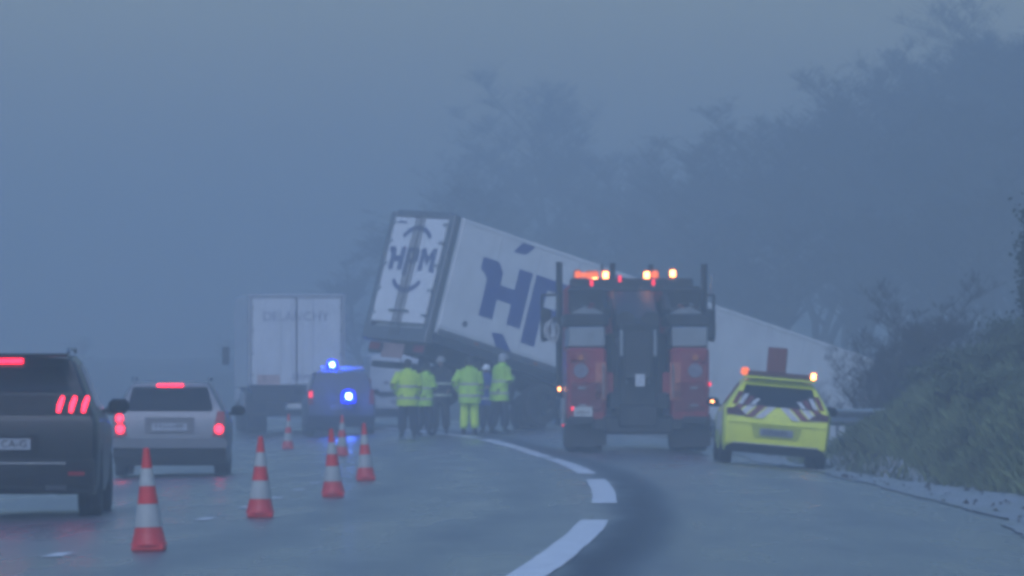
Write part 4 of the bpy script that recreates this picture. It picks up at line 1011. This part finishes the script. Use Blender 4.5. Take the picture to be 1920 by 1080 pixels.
def bare_tree(seed, h=10.0, spread=.42, levels=4, upright=.45, stems=1, kids=(9, 8, 7, 6), leaf=0):
    r = random.Random(seed); big, small, ends = [], [], []
    def grow(p, d, L, rad, lv):
        nseg = 4 if lv < 2 else 2; step = L / nseg; pts = [(p, rad)]
        cur = p; dd = d.copy(); ra = rad
        for i in range(nseg):
            dd = (dd + Vector((r.gauss(0, .13), r.gauss(0, .13), r.gauss(0, .10) + upright * .10))).normalized()
            nx = cur + dd * step; rb = rad * (1 - .75 * (i + 1) / nseg)
            (big if lv < 2 else small).append((*cur, *nx, ra, max(rb, .006)))
            cur, ra = nx, max(rb, .006); pts.append((cur, ra))
        if lv >= levels: ends.append(cur); return
        nk = kids[lv]
        for k in range(nk):
            t = r.uniform(.22 if lv == 0 else .15, 1.0); i = min(nseg - 1, int(t * nseg)); fr = t * nseg - i
            q = pts[i][0].lerp(pts[i + 1][0], fr)
            az = r.uniform(0, 2 * math.pi); out = Vector((math.cos(az), math.sin(az), r.uniform(.1, .9) * (upright + .55)))
            nd = (dd * .35 + out.normalized() * .9).normalized()
            grow(q, nd, L * (spread if lv == 0 else .50) * r.uniform(.65, 1.25) * (1.15 - .45 * t), max(.007, pts[i][1] * .55), lv + 1)
    for s_ in range(stems):
        d0_ = Vector((r.gauss(0, .06 + .12 * (stems > 1)), r.gauss(0, .06 + .12 * (stems > 1)), 1)).normalized()
        grow(Vector((r.gauss(0, .1) * (stems > 1), r.gauss(0, .1) * (stems > 1), -.3)), d0_, h * r.uniform(.85, 1), .017 * h, 0)
    return big, small, ends
M['bark'] = mat('bark', (.055, .045, .038), .85, var=.3, bump=.5)
M['twig'] = mat('twigs', (.050, .040, .036), .85, var=.3)
M['leafdark'] = mat('evergreen leaves', (.020, .034, .016), .6, var=.4, vscale=2)
M['leafbramble'] = mat('bramble leaves', (.085, .11, .05), .65, var=.45, vscale=1.5)
M['leafbrown'] = mat('dead leaves', (.10, .062, .035), .8, var=.4, vscale=2)
protos = []
for k, (sp, up, stm, kd) in enumerate(((.40, .5, 1, (15, 11, 9, 6)), (.48, .3, 1, (16, 11, 9, 6)), (.34, .8, 2, (11, 10, 8, 6)), (.42, .5, 3, (9, 9, 8, 6)))):
    big, small, ends = bare_tree(100 + k, 10, sp, 4, up, stm, kd)
    t_me = mesh_np('trunk', *tubes(big, 6)); c_me = mesh_np('crown', *tubes(small, 3))
    t_me.materials.append(M['bark']); c_me.materials.append(M['twig']); protos.append((t_me, c_me))
def tree(X, D, h, kind, label, group='bare winter trees beyond the verge', wide=1.0, name='bare_tree'):
    z = float(zland(X, D)); r = empty(name, (X, D, z), (0, 0, random.uniform(0, 6.28))); s = h / 10.0
    r.scale = (s * wide, s * wide, s); tag(r, label, 'tree', group)
    for me, nm in zip(protos[kind], ('trunk', 'crown')):
        o = bpy.data.objects.new(nm, me); C.objects.link(o); o.parent = r
def treepx(px, D, py, kind, label, wide=1.0, **kw):
    X = (px - 960) / scl(D); h = HC + (YH - py) / scl(D) - float(zland(X, D)); tree(X, D, h * 1.02, kind, label, wide=wide, **kw)
treepx(1035, 385, 205, 1, 'tall broad leafless tree rising behind the middle of the crashed trailer', 1.0)
for px, D, py, k in ((905, 292, 330, 0), (965, 300, 300, 2), (1105, 288, 290, 3), (1170, 275, 330, 0), (1230, 262, 360, 1), (1290, 250, 350, 2), (1080, 255, 430, 3), (980, 262, 420, 0), (1180, 240, 430, 2)):
    treepx(px, D * 1.3, py + 10, k, 'leafless tree in the mist behind the crashed trailer', 1.15)
for px, D, py, k in ((1330, 236, 330, 3), (1385, 232, 290, 0), (1430, 228, 270, 2), (1480, 226, 245, 1), (1530, 224, 235, 3), (1580, 220, 250, 0), (1340, 214, 420, 1), (1450, 208, 390, 3), (1560, 205, 350, 2),
                     (1625, 216, 215, 2), (1668, 212, 190, 1), (1500, 196, 450, 0), (1610, 192, 400, 3), (1400, 200, 480, 3)):
    treepx(px, D * 1.32, py + 20, k, 'leafless tree in the dense wood behind the trailer nose', 1.3)
for px, D, py, k in ((1715, 206, 160, 0), (1750, 212, 130, 2), (1790, 200, 125, 1), (1832, 205, 105, 3), (1868, 196, 120, 0), (1905, 200, 110, 1), (1945, 192, 90, 2), (1985, 196, 100, 3),
                     (1690, 186, 280, 3), (1770, 182, 260, 3), (1850, 176, 230, 0), (1930, 172, 210, 3), (1730, 168, 380, 0), (1810, 164, 360, 3), (1890, 158, 340, 3), (2060, 190, 90, 1), (2150, 196, 110, 0), (2260, 200, 100, 3), (2380, 190, 120, 1), (2120, 165, 260, 2)):
    treepx(px, D * 1.48, py + 30, k, 'leafless tree standing above the grassy bank', 1.3)
for px, D, py, k in ((150, 430, 640, 0), (430, 425, 640, 3), (700, 350, 500, 2), (770, 335, 460, 1), (840, 318, 400, 0)):
    treepx(px, D, py, k, 'faint leafless tree at the far end of the bend', 1.7, group='far trees in the mist')

def bush(name, px, D, h, w, m, label, group, seed, n=3800, leaf=.034, X=None):
    r = np.random.default_rng(seed); X = (px - 960) / scl(D) if X is None else X
    z = float(zland(X, D)); root = empty(name, (X, D, z)); tag(root, label, 'bush', group)
    big, small, ends = bare_tree(seed, h, .55, 3, .35, 5, (6, 6, 4, 3))
    V, Fs = tubes(big + small, 3); V[:, :2] *= w / h
    link('stems', mesh_np('stems', V, Fs), 'twig', root)
    ends = np.array([tuple(e_) for e_ in ends]); ends[:, :2] *= w / h
    c = ends[r.integers(0, len(ends), n)] + r.normal(size=(n, 3)) * np.array([.11, .11, .09])
    V, Fs = leafcards(c, leaf, r); V[:, 2] = np.maximum(V[:, 2], 0)
    link('foliage', mesh_np('foliage', V, Fs), m, root)
# branches in front of the trailer nose
for k, (px, D, py) in enumerate(((1700, 128, 650), (1735, 127, 620), (1765, 126, 610), (1668, 129, 690))):
    treepx(px, D, py, 3, 'bare thorny shrub growing in front of the trailer nose', .95, group='bare shrubs by the trailer nose', name='bare_shrub')
for k, (px, D, h, w) in enumerate(((1775, 108, .55, .9), (1815, 104, .6, 1.0), (1860, 110, .7, 1.1), (1905, 101, .6, 1.0), (1880, 94, .45, .8), (1950, 96, .7, 1.0), (1800, 116, .7, 1.0), (1840, 97, .4, .8), (1930, 108, .8, 1.2))):
    bush('bramble_bush', px, D, h, w, 'leafbramble', 'low green bramble bush on the grassy bank', 'bramble bushes on the bank', 300 + k)
for k, (px, D, h, w) in enumerate(((1965, 100, 1.9, .8),)):
    bush('evergreen_tree', px, D, h, w, 'leafdark', 'dark ivy-covered evergreen at the top of the bank', 'dark evergreens on the bank', 400 + k, 14000, .045)
for k, (px, D, h) in enumerate(((1735, 150, 2.4), (1750, 134, 2.6), (1800, 140, 2.4), (1860, 138, 2.4), (1920, 136, 2.4), (1975, 134, 2.4), (1560, 178, 2.6), (1450, 182, 2.6), (1340, 186, 2.4))):
    bush('undergrowth_bush', px, D, h, h * .9, 'leafbrown', 'brown tangled undergrowth bush at the foot of the wood', 'undergrowth along the wood', 500 + k, 3600, .032)

# grass on the bank: one mass
def grass():
    r = np.random.default_rng(11); n = 110000
    D = r.uniform(48, 126, n); u = 4.55 + r.gamma(1.6, 1.5, n)
    X = edge(D) + u; keep = (X < 16) & (u > np.interp(D, [78, 97], [5.25, 4.5])) & ~((u < 4.9) & (r.uniform(size=n) < .8)); D, X = D[keep], X[keep]
    z = zland(X, D); n = len(D)
    tuft = (np.sin(X * 3.1 + D * 1.3) + np.sin(X * 1.7 - D * 2.1) + 2) / 4
    h = (.08 + .20 * tuft * r.uniform(.4, 1.2, n)); a = r.uniform(0, 6.28, n); w = r.uniform(.008, .018, n)
    dx, dy = np.cos(a) * w, np.sin(a) * w; lx_, ly_ = r.normal(size=n) * h * .45, r.normal(size=n) * h * .45
    V = np.stack([np.stack([X - dx, D - dy, z - .02], 1), np.stack([X + dx, D + dy, z - .02], 1), np.stack([X + lx_ * .4 + dx * .7, D + ly_ * .4, z + h * .6], 1), np.stack([X + lx_, D + ly_, z + h], 1)], 1).reshape(-1, 3)
    g = link('grass', mesh_np('grass', V, np.arange(4 * n).reshape(-1, 4)), mat('wet winter grass', (.11, .14, .055), .7, var=.5, vscale=1.2))
    tag(g, 'long wet winter grass on the roadside bank', 'grass', kind='stuff')
grass()
# clods and tufts along the shoulder edge
def clods():
    r = np.random.default_rng(3); mb = MB()
    for k in range(110):
        d = r.uniform(50, 110); u = r.uniform(3.8, 5.2); x = float(edge(d)) + u; s = r.uniform(.015, .06)
        z = max(float(zroad(x, d)), float(zland(x, d))) + .015
        pts = [Vector(p).normalized() * s * r.uniform(.6, 1.2) for p in ((1, 0, -.2), (0, 1, -.2), (-1, 0, -.2), (0, -1, -.2), (.3, .2, .7))]
        mb.add([p + Vector((x, d, z)) for p in pts], [(0, 1, 4), (1, 2, 4), (2, 3, 4), (3, 0, 4), (3, 2, 1, 0)])
    o = mb.build('mud_clods', mat('mud', (.045, .038, .03), .8, var=.3)); tag(o, 'dark mud clods scattered along the gravel verge', 'mud', kind='stuff')
clods()

# ------------------------------------------------------------------ haze: one closed box of mist round everything
hb_ = MB().box((0, 0, 13.5), (3300, 3300, 36.0)).build('haze', None)
hm = bpy.data.materials.new('rain mist'); hm.use_nodes = True; n = hm.node_tree; n.nodes.clear()
pv = n.nodes.new('ShaderNodeVolumePrincipled'); pv.inputs['Color'].default_value = (.994, .989, .984, 1)
pv.inputs['Density'].default_value = HAZE_DENSITY; pv.inputs['Anisotropy'].default_value = HAZE_G
out = n.nodes.new('ShaderNodeOutputMaterial'); n.links.new(pv.outputs[0], out.inputs['Volume'])
hb_.data.materials.append(hm); tag(hb_, 'pale blue-grey rain mist filling the air', 'haze', kind='stuff')
